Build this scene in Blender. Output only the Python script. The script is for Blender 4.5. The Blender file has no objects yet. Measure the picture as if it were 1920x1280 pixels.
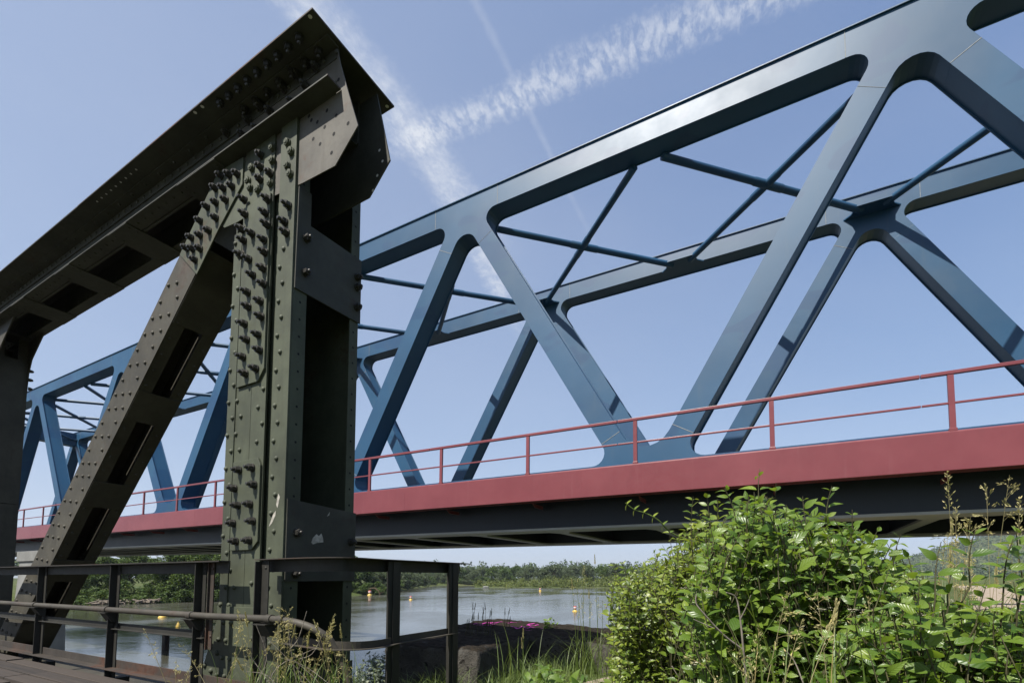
import bpy, bmesh, math, random
from mathutils import Vector, Matrix
from mathutils import noise as mnoise

C = bpy.context.scene
COL = C.collection
R = math.radians

# ------------------------------------------------------------------ camera
# The world: x runs along both bridges, y across the river, z up, the eye at z = 0.
PITCH, YAW, FPX = 4.127, 29.29, 917.5
cam_d = bpy.data.cameras.new('camera')
cam = bpy.data.objects.new('camera', cam_d)
COL.objects.link(cam)
cam.location = (0, 0, 0)
cam.rotation_euler = (R(90 + PITCH), 0, R(YAW))
cam_d.sensor_width = 36
cam_d.lens = FPX / 1920 * 36
cam_d.shift_y = 376 / 1920
cam_d.clip_start = 0.05
cam_d.clip_end = 20000
C.camera = cam

_F = Vector((-math.sin(R(YAW)) * math.cos(R(PITCH)), math.cos(R(YAW)) * math.cos(R(PITCH)), math.sin(R(PITCH))))
_R = Vector((math.cos(R(YAW)), math.sin(R(YAW)), 0))
_U = _R.cross(_F)
def ray(px, py): return _F + _R * ((px - 960) / FPX) - _U * ((py - 1016) / FPX)
def at(px, py, d): return ray(px, py) * d              # point of the photograph's pixel at forward depth d

# ------------------------------------------------------------------ light
SUN = Vector((-0.22, -1.0, 1.42)).normalized()
sun_d = bpy.data.lights.new('sun', 'SUN')
sun_d.energy = 5.0
sun_d.angle = R(0.53)
sun_d.color = (1.0, 0.95, 0.87)
sun = bpy.data.objects.new('sun', sun_d)
COL.objects.link(sun)
sun.rotation_euler = SUN.to_track_quat('Z', 'Y').to_euler()

C.view_settings.view_transform = 'Standard'
C.view_settings.look = 'None'
C.view_settings.exposure = 0.9
C.view_settings.gamma = 1
C.render.engine = 'CYCLES'
try:
    C.cycles.use_denoising = True
    C.cycles.max_bounces = 8
    C.cycles.transparent_max_bounces = 8
except Exception:
    pass

# ------------------------------------------------------------------ node helpers
class NT:
    def __init__(s, tree): s.t = tree; s.n = tree.nodes; s.l = tree.links
    def add(s, typ, **kw):
        n = s.n.new(typ)
        for k, v in kw.items():
            if k.startswith('i_'):
                n.inputs[int(k[2:]) if k[2:].isdigit() else k[2:].replace('_', ' ')].default_value = v
            else: setattr(n, k, v)
        return n
    def put(s, sock, v):
        if hasattr(v, 'is_linked') or hasattr(v, 'links'): s.l.new(v, sock)
        else: sock.default_value = v
    def math(s, op, a, b=None, c=None, clamp=False):
        n = s.add('ShaderNodeMath', operation=op); n.use_clamp = clamp
        s.put(n.inputs[0], a)
        if b is not None: s.put(n.inputs[1], b)
        if c is not None: s.put(n.inputs[2], c)
        return n.outputs[0]
    def mix(s, f, a, b, mode='MIX'):
        n = s.add('ShaderNodeMix', data_type='RGBA', blend_type=mode)
        s.put(n.inputs[0], f); s.put(n.inputs[6], a); s.put(n.inputs[7], b)
        return n.outputs[2]
    def ramp(s, f, stops):
        n = s.add('ShaderNodeValToRGB')
        while len(n.color_ramp.elements) < len(stops): n.color_ramp.elements.new(0.5)
        for e, (p, c) in zip(n.color_ramp.elements, stops):
            e.position = p; e.color = c if len(c) == 4 else (*c, 1)
        s.put(n.inputs[0], f); return n.outputs[0]
    def smooth(s, f, a, b):
        n = s.add('ShaderNodeMapRange', interpolation_type='SMOOTHSTEP')
        s.put(n.inputs[0], f); n.inputs[1].default_value = a; n.inputs[2].default_value = b
        return n.outputs[0]
    def noise(s, vec, scale, detail=4, rough=0.55, dist=0.0):
        n = s.add('ShaderNodeTexNoise'); s.put(n.inputs['Vector'], vec)
        n.inputs['Scale'].default_value = scale; n.inputs['Detail'].default_value = detail
        n.inputs['Roughness'].default_value = rough; n.inputs['Distortion'].default_value = dist
        return n.outputs[0]
    def mapping(s, vec, scale=(1, 1, 1), rot=(0, 0, 0), loc=(0, 0, 0)):
        n = s.add('ShaderNodeMapping'); s.put(n.inputs[0], vec)
        n.inputs['Scale'].default_value = scale; n.inputs['Rotation'].default_value = rot; n.inputs['Location'].default_value = loc
        return n.outputs[0]

def rgba(c): return (c[0], c[1], c[2], 1)

# ------------------------------------------------------------------ sky
w = bpy.data.worlds.new('World'); C.world = w; w.use_nodes = True
W_ = NT(w.node_tree); w.node_tree.nodes.clear()
sky = W_.add('ShaderNodeTexSky', sky_type='NISHITA')
sky.sun_disc = False
sky.sun_elevation = math.asin(SUN.z)
sky.sun_rotation = math.atan2(SUN.x, SUN.y)
sky.altitude = 100
sky.air_density = 1.0
sky.dust_density = 1.0
sky.ozone_density = 2.2
SKY_STRENGTH = 0.15
tc = W_.add('ShaderNodeTexCoord').outputs['Generated']
sep = W_.add('ShaderNodeSeparateXYZ'); W_.l.new(tc, sep.inputs[0])
zc = W_.math('MAXIMUM', sep.outputs[2], 0.03)
cx = W_.math('DIVIDE', sep.outputs[0], zc)
cy = W_.math('DIVIDE', sep.outputs[1], zc)
def plane_pt(px, py):
    d = ray(px, py); return Vector((d.x / d.z, d.y / d.z))
def contrail(p0, p1, width, amount, lo, hi, fil, off, flat=0.15, soft=0.1):
    """A vapour trail on a flat cloud layer, from p0 to p1 in layer units."""
    a = plane_pt(*p0); b = plane_pt(*p1); t = (b - a); ln = t.length; t /= ln; n = Vector((-t.y, t.x))
    u = W_.math('ADD', W_.math('MULTIPLY', cx, t.x), W_.math('MULTIPLY', cy, t.y)); u = W_.math('SUBTRACT', u, a.dot(t))
    v = W_.math('ADD', W_.math('MULTIPLY', cx, n.x), W_.math('MULTIPLY', cy, n.y)); v = W_.math('SUBTRACT', v, a.dot(n))
    comb = W_.add('ShaderNodeCombineXYZ'); W_.l.new(u, comb.inputs[0]); W_.l.new(v, comb.inputs[1]); comb.inputs[2].default_value = off
    big = W_.noise(W_.mapping(comb.outputs[0], (2.2, 2.2, 1)), 2.0, 3)
    v2 = W_.math('ADD', v, W_.math('MULTIPLY', W_.math('SUBTRACT', big, 0.5), width * 0.8))
    fine = W_.noise(W_.mapping(comb.outputs[0], (70, 70, 1)), 1.0, 3)
    v2 = W_.math('ADD', v2, W_.math('MULTIPLY', W_.math('SUBTRACT', fine, 0.5), width * 0.7))
    wid = W_.math('MULTIPLY_ADD', big, width * 0.9, width * 0.55)
    core = W_.math('SUBTRACT', 1.0, W_.smooth(W_.math('DIVIDE', W_.math('ABSOLUTE', v2), wid), soft, 1.0))
    f = W_.noise(W_.mapping(comb.outputs[0], fil), 1.0, 6, 0.66, 0.3)
    tex = W_.math('MULTIPLY_ADD', W_.smooth(f, lo, hi), 1.0 - flat, flat)
    ends = W_.math('MULTIPLY', W_.smooth(u, -0.12, 0.03), W_.math('SUBTRACT', 1.0, W_.smooth(u, ln - 0.02, ln + 0.5)))
    return W_.math('MULTIPLY', W_.math('MULTIPLY', core, tex), W_.math('MULTIPLY', ends, amount))
m1 = contrail((560, -10), (800, 290), 0.070, 0.58, 0.30, 0.70, (26, 34, 1), 1.3, 0.35, 0.0)
m1b = contrail((775, 240), (930, 530), 0.060, 0.55, 0.30, 0.70, (26, 34, 1), 3.3, 0.3, 0.0)
m2 = contrail((770, 262), (1440, -12), 0.058, 0.52, 0.37, 0.64, (52, 26, 1), 5.1, 0.10, 0.1)
m3 = contrail((880, -20), (1030, 285), 0.012, 0.16, 0.2, 0.7, (16, 26, 1), 9.7, 0.3, 0.0)
m1 = W_.math('MAXIMUM', m1, m1b)
m4 = W_.math('MULTIPLY', W_.smooth(W_.noise(W_.mapping(tc, (0.9, 0.7, 2.5)), 1.3, 4, 0.55, 0.4), 0.25, 0.85), 0.10)
cov = W_.math('ADD', W_.math('ADD', m1, m2), W_.math('ADD', W_.math('ADD', m3, m4), W_.math('MULTIPLY_ADD', W_.smooth(W_.math('SUBTRACT', sep.outputs[0], W_.math('MULTIPLY', sep.outputs[1], 0.25)), 0.25, -0.95), 0.22, 0.0)), clamp=True)
vk = W_.add('ShaderNodeVectorMath', operation='MULTIPLY_ADD'); W_.l.new(sky.outputs[0], vk.inputs[0]); vk.inputs[1].default_value = (0.245, 0.245, 0.245); vk.inputs[2].default_value = (1, 1, 1)
vd = W_.add('ShaderNodeVectorMath', operation='DIVIDE'); W_.l.new(sky.outputs[0], vd.inputs[0]); W_.l.new(vk.outputs[0], vd.inputs[1])
vt = W_.add('ShaderNodeVectorMath', operation='MULTIPLY'); W_.l.new(vd.outputs[0], vt.inputs[0]); vt.inputs[1].default_value = (0.86, 0.96, 1.20)
skyc = W_.mix(cov, vt.outputs[0], (2.6, 2.75, 3.05, 1))
bg = W_.add('ShaderNodeBackground'); W_.l.new(skyc, bg.inputs[0]); bg.inputs[1].default_value = SKY_STRENGTH
wo = W_.add('ShaderNodeOutputWorld'); W_.l.new(bg.outputs[0], wo.inputs[0])

# ------------------------------------------------------------------ materials
def mat(name):
    m = bpy.data.materials.new(name); m.use_nodes = True
    N = NT(m.node_tree); N.n.clear()
    out = N.add('ShaderNodeOutputMaterial'); b = N.add('ShaderNodeBsdfPrincipled'); N.l.new(b.outputs[0], out.inputs[0])
    return m, N, b, out
def obco(N): return N.add('ShaderNodeTexCoord').outputs['Object']
def bump(N, b, h, strength, dist):
    n = N.add('ShaderNodeBump'); N.put(n.inputs['Height'], h)
    n.inputs['Strength'].default_value = strength; n.inputs['Distance'].default_value = dist
    N.l.new(n.outputs[0], b.inputs['Normal'])

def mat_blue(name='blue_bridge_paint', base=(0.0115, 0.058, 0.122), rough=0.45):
    m, N, b, o = mat(name)
    co = obco(N)
    n1 = N.noise(N.mapping(co, (0.28, 0.9, 0.28)), 1.0, 3)
    n2 = N.noise(co, 0.9, 6, 0.65)
    streak = N.noise(N.mapping(co, (6.0, 6.0, 0.35)), 1.0, 4)
    c = N.mix(N.smooth(n1, 0.35, 0.65), rgba([x * 0.86 for x in base]), rgba([base[0] * 1.16, base[1] * 1.08, base[2] * 1.05]))
    patch = N.smooth(N.noise(N.mapping(co, (0.5, 0.2, 0.9)), 1.0, 2, 0.4, 0.3), 0.575, 0.60)     # touched-up paint
    c = N.mix(N.math('MULTIPLY', patch, 0.62), c, (0.0075, 0.042, 0.105, 1))
    c = N.mix(N.math('MULTIPLY', N.smooth(streak, 0.55, 0.8), 0.28), c, (0.040, 0.074, 0.112, 1))
    c = N.mix(N.math('MULTIPLY', N.smooth(n2, 0.525, 0.70), 0.18), c, (0.036, 0.070, 0.108, 1))
    N.l.new(c, b.inputs['Base Color'])
    N.l.new(N.math('MULTIPLY_ADD', n2, 0.22, rough - 0.10), b.inputs['Roughness'])
    b.inputs['Specular IOR Level'].default_value = 0.47
    bump(N, b, N.noise(co, 1.3, 3), 0.06, 0.03)
    return m

def mat_plain(name, col, rough=0.6, var=0.25, scale=3.0, bmp=0.1, spec=0.4, metallic=0.0, fine=40, bdist=0.004):
    m, N, b, o = mat(name)
    co = obco(N)
    n = N.noise(co, scale, 6, 0.62); n2 = N.noise(co, fine, 3)
    c = N.mix(N.smooth(n, 0.3, 0.7), rgba([x * (1 - var) for x in col]), rgba([min(1, x * (1 + var)) for x in col]))
    c = N.mix(N.math('MULTIPLY', n2, var * 0.6), c, rgba([x * 0.6 for x in col]))
    N.l.new(c, b.inputs['Base Color'])
    N.l.new(N.math('MULTIPLY_ADD', n, 0.2, rough - 0.1), b.inputs['Roughness'])
    b.inputs['Specular IOR Level'].default_value = spec; b.inputs['Metallic'].default_value = metallic
    if bmp: bump(N, b, N.math('ADD', n, N.math('MULTIPLY', n2, 0.4)), bmp, bdist)
    return m

def mat_oldsteel(name, base, rust, rust_lo=0.56, rust_hi=0.72, streak=0.35):
    """Dull weathered paint with lichen-grey bloom and rust coming through."""
    m, N, b, o = mat(name)
    co = obco(N)
    n1 = N.noise(co, 2.2, 8, 0.68, 0.2)
    n2 = N.noise(co, 18, 5, 0.6)
    run = N.noise(N.mapping(co, (14, 14, 0.9)), 1.0, 5, 0.6)
    c = N.mix(N.smooth(n1, 0.32, 0.68), rgba([x * 0.72 for x in base]), rgba([x * 1.22 for x in base]))
    c = N.mix(N.math('MULTIPLY', N.smooth(run, 0.5, 0.75), streak), c, rgba([base[0] * 0.55, base[1] * 0.5, base[2] * 0.45]))
    c = N.mix(N.math('MULTIPLY', N.smooth(n2, 0.58, 0.8), 0.35), c, (base[0] * 1.9, base[1] * 1.8, base[2] * 1.7, 1))
    rm = N.smooth(N.math('ADD', N.math('MULTIPLY', N.noise(co, 1.1, 6, 0.7, 0.4), 0.75), N.math('MULTIPLY', n2, 0.25)), rust_lo, rust_hi)
    c = N.mix(rm, c, N.mix(N.smooth(n2, 0.35, 0.65), rgba(rust), rgba([rust[0] * 0.5, rust[1] * 0.45, rust[2] * 0.4])))
    N.l.new(c, b.inputs['Base Color'])
    N.l.new(N.math('MULTIPLY_ADD', n2, 0.3, 0.50), b.inputs['Roughness'])
    b.inputs['Specular IOR Level'].default_value = 0.35
    bump(N, b, N.math('ADD', N.math('MULTIPLY', n2, 0.5), N.math('MULTIPLY', rm, 0.4)), 0.25, 0.004)
    return m

def mat_leaf(name, a, bcol, back=None, rough=0.42, trans=0.35, veins=False, spec=0.5):
    m, N, b, out = mat(name)
    geo = N.add('ShaderNodeNewGeometry')
    rnd = geo.outputs['Random Per Island']
    c = N.mix(rnd, rgba(a), rgba(bcol))
    rnd2 = N.math('FRACT', N.math('MULTIPLY', rnd, 7.31))
    c = N.mix(N.math('MULTIPLY', N.smooth(rnd2, 0.80, 1.0), 0.45), c, rgba([bcol[0] * 1.5, bcol[1] * 1.25, bcol[2] * 0.8]))
    if veins:
        uv = N.add('ShaderNodeUVMap').outputs[0]
        s2 = N.add('ShaderNodeSeparateXYZ'); N.l.new(uv, s2.inputs[0])
        au = N.math('ABSOLUTE', N.math('SUBTRACT', s2.outputs[0], 0.5))
        ph = N.math('SUBTRACT', N.math('MULTIPLY', s2.outputs[1], 6.0), N.math('MULTIPLY', N.math('POWER', N.math('MULTIPLY', au, 2.0), 0.7), 2.2))
        vv = N.math('ABSOLUTE', N.math('SUBTRACT', N.math('FRACT', ph), 0.5))
        line = N.math('SUBTRACT', 1.0, N.smooth(vv, 0.0, 0.16))
        rib = N.math('SUBTRACT', 1.0, N.smooth(au, 0.0, 0.045))
        ln = N.math('MAXIMUM', line, rib)
        c = N.mix(N.math('MULTIPLY', ln, 0.28), c, rgba([a[0] * 1.7 + 0.02, a[1] * 1.35 + 0.03, a[2] * 1.2]))
        bn = N.add('ShaderNodeBump'); N.l.new(N.math('SUBTRACT', vv, N.math('MULTIPLY', rib, 0.4)), bn.inputs['Height'])
        bn.inputs['Strength'].default_value = 0.5; bn.inputs['Distance'].default_value = 0.003
        N.l.new(bn.outputs[0], b.inputs['Normal'])
    bk = back or [a[0] * 1.5 + 0.02, a[1] * 1.25 + 0.02, a[2] * 1.6 + 0.02]
    c2 = N.mix(N.math('MULTIPLY', geo.outputs['Backfacing'], 0.6), c, rgba(bk))
    N.l.new(c2, b.inputs['Base Color'])
    b.inputs['Roughness'].default_value = rough
    b.inputs['Specular IOR Level'].default_value = spec
    tr = N.add('ShaderNodeBsdfTranslucent')
    N.l.new(N.mix(0.5, c, rgba([bcol[0] * 1.9, bcol[1] * 1.8, bcol[2] * 0.7])), tr.inputs[0])
    mx = N.add('ShaderNodeMixShader'); mx.inputs[0].default_value = trans
    N.l.new(b.outputs[0], mx.inputs[1]); N.l.new(tr.outputs[0], mx.inputs[2]); N.l.new(mx.outputs[0], out.inputs[0])
    return m

M = {}
K = 0.47          # real-world paint and steel are dark
M['blue'] = mat_blue()
M['weld'] = mat_plain('weld_line', (0.17, 0.18, 0.18), 0.6, 0.3, 8)
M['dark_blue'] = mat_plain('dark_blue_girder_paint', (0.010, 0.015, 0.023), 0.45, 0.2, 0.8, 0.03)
M['grey_flange_bounce'] = mat_plain('flange_grey_with_bounce_light', (0.34, 0.34, 0.32), 0.5, 0.12, 0.7, 0.03)  # grey lightened to carry light bounced up from ground and water
def mat_red():
    m, N, b, o = mat('dark_red_paint')
    co = obco(N)
    n = N.noise(co, 0.7, 6, 0.62); n2 = N.noise(co, 9, 4)
    c = N.mix(N.smooth(n, 0.3, 0.7), (0.135, 0.029, 0.034, 1), (0.162, 0.039, 0.044, 1))
    drip = N.smooth(N.noise(N.mapping(co, (7, 1, 0.35)), 1.0, 5, 0.6), 0.56, 0.80)
    c = N.mix(N.math('MULTIPLY', drip, 0.22), c, (0.23, 0.115, 0.115, 1))
    scuff = N.smooth(N.noise(N.mapping(co, (0.9, 1, 2.6), (0, 0.5, 0)), 1.0, 6, 0.7, 0.8), 0.66, 0.72)
    c = N.mix(N.math('MULTIPLY', scuff, 0.30), c, (0.26, 0.14, 0.145, 1))
    c = N.mix(N.math('MULTIPLY', N.smooth(N.noise(N.mapping(co, (3, 1, 0.8)), 1.0, 6), 0.58, 0.75), 0.35), c, (0.105, 0.026, 0.030, 1))
    N.l.new(c, b.inputs['Base Color']); N.l.new(N.math('MULTIPLY_ADD', n2, 0.2, 0.26), b.inputs['Roughness'])
    b.inputs['Specular IOR Level'].default_value = 0.5
    bump(N, b, N.noise(co, 0.8, 2), 0.08, 0.05); return m
M['red'] = mat_red()
M['_unused'] = mat_plain('dark_red_paint', (0.1368, 0.0408, 0.04416), 0.33, 0.10, 0.7, 0.03, 0.5, fine=8)
M['concrete'] = mat_plain('grey_concrete', (0.165, 0.165, 0.154), 0.85, 0.2, 0.6, 0.2)
M['column'] = mat_oldsteel('olive_weathered_steel', (0.049, 0.056, 0.035), (0.0768, 0.0456, 0.0288), 0.575, 0.73)
M['chord'] = mat_oldsteel('dark_weathered_steel', (0.036, 0.037, 0.029), (0.0624, 0.0336, 0.0216), 0.56, 0.74)
M['diag'] = mat_oldsteel('brown_weathered_steel', (0.043, 0.039, 0.028), (0.072, 0.0408, 0.0264), 0.55, 0.75)
M['rusty'] = mat_oldsteel('rusty_steel', (0.036, 0.030, 0.024), (0.0816, 0.036, 0.02016), 0.47, 0.63)
M['gusset'] = mat_oldsteel('rust_stained_grey_plate', (0.080, 0.074, 0.062), (0.1152, 0.06, 0.0408), 0.52, 0.66)
M['rail'] = mat_oldsteel('dark_rail_steel', (0.020, 0.019, 0.015), (0.0624, 0.0336, 0.0216), 0.57, 0.72)
M['pipe'] = mat_oldsteel('worn_pipe_paint', (0.044, 0.039, 0.030), (0.0768, 0.0528, 0.0408), 0.50, 0.66)
M['bolt'] = mat_plain('black_bolt_steel', (0.033, 0.0312, 0.027), 0.45, 0.4, 30, 0.2, 0.5, 0.3)
M['hole_shade'] = mat_plain('painted_hole_shade', (0.004, 0.004, 0.004), 0.9, 0.1, 5, 0)  # near-black discs paint the shade inside the bolt holes
M['chalk'] = mat_plain('white_smear', (0.3, 0.282, 0.246), 0.9, 0.3, 40, 0)
M['pink'] = mat_plain('pink_spray_paint', (0.33, 0.035, 0.22), 0.6, 0.2, 20, 0)

def mat_wood():
    m, N, b, o = mat('weathered_planks')
    co = obco(N)
    g = N.noise(N.mapping(co, (0.8, 26, 26)), 1.0, 6, 0.65)
    rnd = N.add('ShaderNodeNewGeometry').outputs['Random Per Island']
    c = N.mix(N.smooth(g, 0.3, 0.7), (0.006, 0.0045, 0.0035, 1), (0.034, 0.025, 0.018, 1))
    c = N.mix(N.math('MULTIPLY', rnd, 0.75), c, (0.048, 0.036, 0.027, 1))
    N.l.new(c, b.inputs['Base Color']); b.inputs['Roughness'].default_value = 0.8
    bump(N, b, g, 0.5, 0.006); return m
M['wood'] = mat_wood()

def mat_wall():
    m, N, b, o = mat('mossy_old_concrete')
    co = obco(N)
    n1 = N.noise(co, 2.6, 8, 0.7); n2 = N.noise(co, 14, 6, 0.65); n3 = N.noise(co, 70, 3)
    geo = N.add('ShaderNodeNewGeometry'); s = N.add('ShaderNodeSeparateXYZ'); N.l.new(geo.outputs['Normal'], s.inputs[0])
    c = N.mix(N.smooth(n1, 0.35, 0.7), (0.042, 0.039, 0.034, 1), (0.098, 0.090, 0.078, 1))
    c = N.mix(N.math('MULTIPLY', n3, 0.7), c, (0.028, 0.026, 0.023, 1))
    up = N.smooth(N.math('ADD', s.outputs[2], N.math('MULTIPLY', N.math('SUBTRACT', n2, 0.5), 1.2)), 0.25, 0.75)
    c = N.mix(up, c, N.mix(N.smooth(n2, 0.4, 0.65), (0.012, 0.010, 0.007, 1), (0.028, 0.021, 0.014, 1)))
    c = N.mix(N.smooth(n2, 0.60, 0.66), c, (0.008, 0.007, 0.006, 1))
    c = N.mix(N.math('MULTIPLY', N.smooth(N.noise(co, 5.5, 7, 0.7), 0.60, 0.68), 0.5), c, (0.09, 0.09, 0.085, 1))
    N.l.new(c, b.inputs['Base Color']); b.inputs['Roughness'].default_value = 0.95
    b.inputs['Specular IOR Level'].default_value = 0.15
    bump(N, b, N.math('ADD', n2, N.math('MULTIPLY', n3, 0.4)), 0.9, 0.03); return m
M['wall'] = mat_wall()

def mat_ground():
    m, N, b, o = mat('ground_soil_and_meadow')
    co = obco(N)
    n1 = N.noise(co, 0.06, 6, 0.6); n2 = N.noise(co, 1.3, 8, 0.7); n3 = N.noise(co, 14, 4)
    c = N.mix(N.smooth(n1, 0.35, 0.65), (0.060, 0.085, 0.024, 1), (0.100, 0.110, 0.044, 1))
    c = N.mix(N.math('MULTIPLY', N.smooth(n2, 0.45, 0.7), 0.7), c, (0.070, 0.064, 0.032, 1))
    c = N.mix(N.math('MULTIPLY', n3, 0.6), c, (0.030, 0.040, 0.012, 1))
    N.l.new(c, b.inputs['Base Color']); b.inputs['Roughness'].default_value = 0.95
    b.inputs['Specular IOR Level'].default_value = 0.1
    bump(N, b, N.math('ADD', n2, n3), 0.8, 0.08); return m
M['ground'] = mat_ground()
M['sand'] = mat_plain('pale_sandy_path', (0.2604, 0.2108, 0.1612), 0.95, 0.25, 4, 0.6, 0.1, fine=60, bdist=0.02)

def mat_water():
    m, N, b, o = mat('river_water')
    co = obco(N)
    n1 = N.noise(N.mapping(co, (0.55, 1.0, 1)), 0.30, 6, 0.62, 0.8)
    n2 = N.noise(N.mapping(co, (1.0, 1.7, 1)), 1.7, 5, 0.6, 0.4)
    n3 = N.noise(N.mapping(co, (0.5, 0.22, 1), (0, 0, 0.5)), 0.07, 4, 0.6, 1.5)
    c = N.mix(N.smooth(n3, 0.35, 0.65), (0.046, 0.046, 0.032, 1), (0.062, 0.062, 0.048, 1))
    N.l.new(c, b.inputs['Base Color'])
    N.l.new(N.math('MULTIPLY_ADD', N.smooth(n3, 0.4, 0.6), 0.14, 0.06), b.inputs['Roughness'])
    b.inputs['IOR'].default_value = 1.33
    h = N.math('ADD', N.math('MULTIPLY', n1, 1.0), N.math('MULTIPLY', n2, 0.22))
    bump(N, b, h, 0.45, 0.055); return m
M['water'] = mat_water()

M['leaf_dogwood'] = mat_leaf('dogwood_leaf', (0.046, 0.100, 0.012), (0.150, 0.222, 0.030), rough=0.36, trans=0.40, veins=True)
M['leaf_vine'] = mat_leaf('rose_leaf', (0.062, 0.108, 0.011), (0.175, 0.225, 0.028), rough=0.42, trans=0.36)
M['leaf_low'] = mat_leaf('nettle_leaf', (0.048, 0.10, 0.014), (0.115, 0.18, 0.025), rough=0.48, trans=0.34, veins=True)
M['leaf_silver'] = mat_leaf('silvery_leaf', (0.0468, 0.0684, 0.0432), (0.0936, 0.1188, 0.0792), rough=0.55, trans=0.2)
M['leaf_tree'] = mat_leaf('tree_leaf', (0.026, 0.052, 0.011), (0.075, 0.115, 0.025), rough=0.55, trans=0.25, spec=0.25)
M['leaf_willow'] = mat_leaf('willow_leaf', (0.03744, 0.0576, 0.02448), (0.0828, 0.108, 0.0504), rough=0.55, trans=0.22, spec=0.25)
M['leaf_far'] = mat_leaf('forest_leaf', (0.030, 0.052, 0.020), (0.066, 0.095, 0.038), rough=0.6, trans=0.15, spec=0.2)
M['leaf_island'] = mat_leaf('scrub_leaf', (0.050, 0.074, 0.015), (0.110, 0.130, 0.032), rough=0.6, trans=0.2, spec=0.2)
M['grass'] = mat_leaf('green_grass_blade', (0.065, 0.115, 0.018), (0.15, 0.20, 0.042), rough=0.5, trans=0.35)
M['straw'] = mat_leaf('dry_grass_stalk', (0.21, 0.19, 0.085), (0.36, 0.31, 0.17), rough=0.7, trans=0.2, spec=0.2)
M['seed'] = mat_leaf('green_seed_head', (0.20, 0.20, 0.075), (0.40, 0.36, 0.18), rough=0.7, trans=0.25, spec=0.2)
M['bark'] = mat_plain('brown_bark', (0.06, 0.045, 0.0312), 0.9, 0.35, 6, 0.5, 0.1)
M['stem'] = mat_plain('green_brown_stem', (0.054, 0.051, 0.024), 0.7, 0.3, 20, 0.1, 0.2)
M['twig'] = mat_plain('grey_dead_twig', (0.216, 0.186, 0.156), 0.9, 0.3, 20, 0.2, 0.1)
M['petal'] = mat_plain('cream_petals', (0.5625, 0.525, 0.4125), 0.8, 0.1, 20, 0)
M['yellow'] = mat_plain('yellow_buoy_paint', (0.50, 0.34, 0.07), 0.45, 0.08, 4, 0)
M['red_paint'] = mat_plain('red_buoy_paint', (0.30, 0.05, 0.045), 0.45, 0.1, 4, 0)
M['white_paint_hole_light'] = mat_plain('white_buoy_paint_and_hole_light', (0.525, 0.518, 0.504), 0.5, 0.05, 4, 0)  # buoys, and the discs of painted daylight on the old chord
M['driftwood'] = mat_plain('bleached_driftwood', (0.18, 0.15, 0.12), 0.9, 0.4, 2, 0.3, 0.1)

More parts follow.
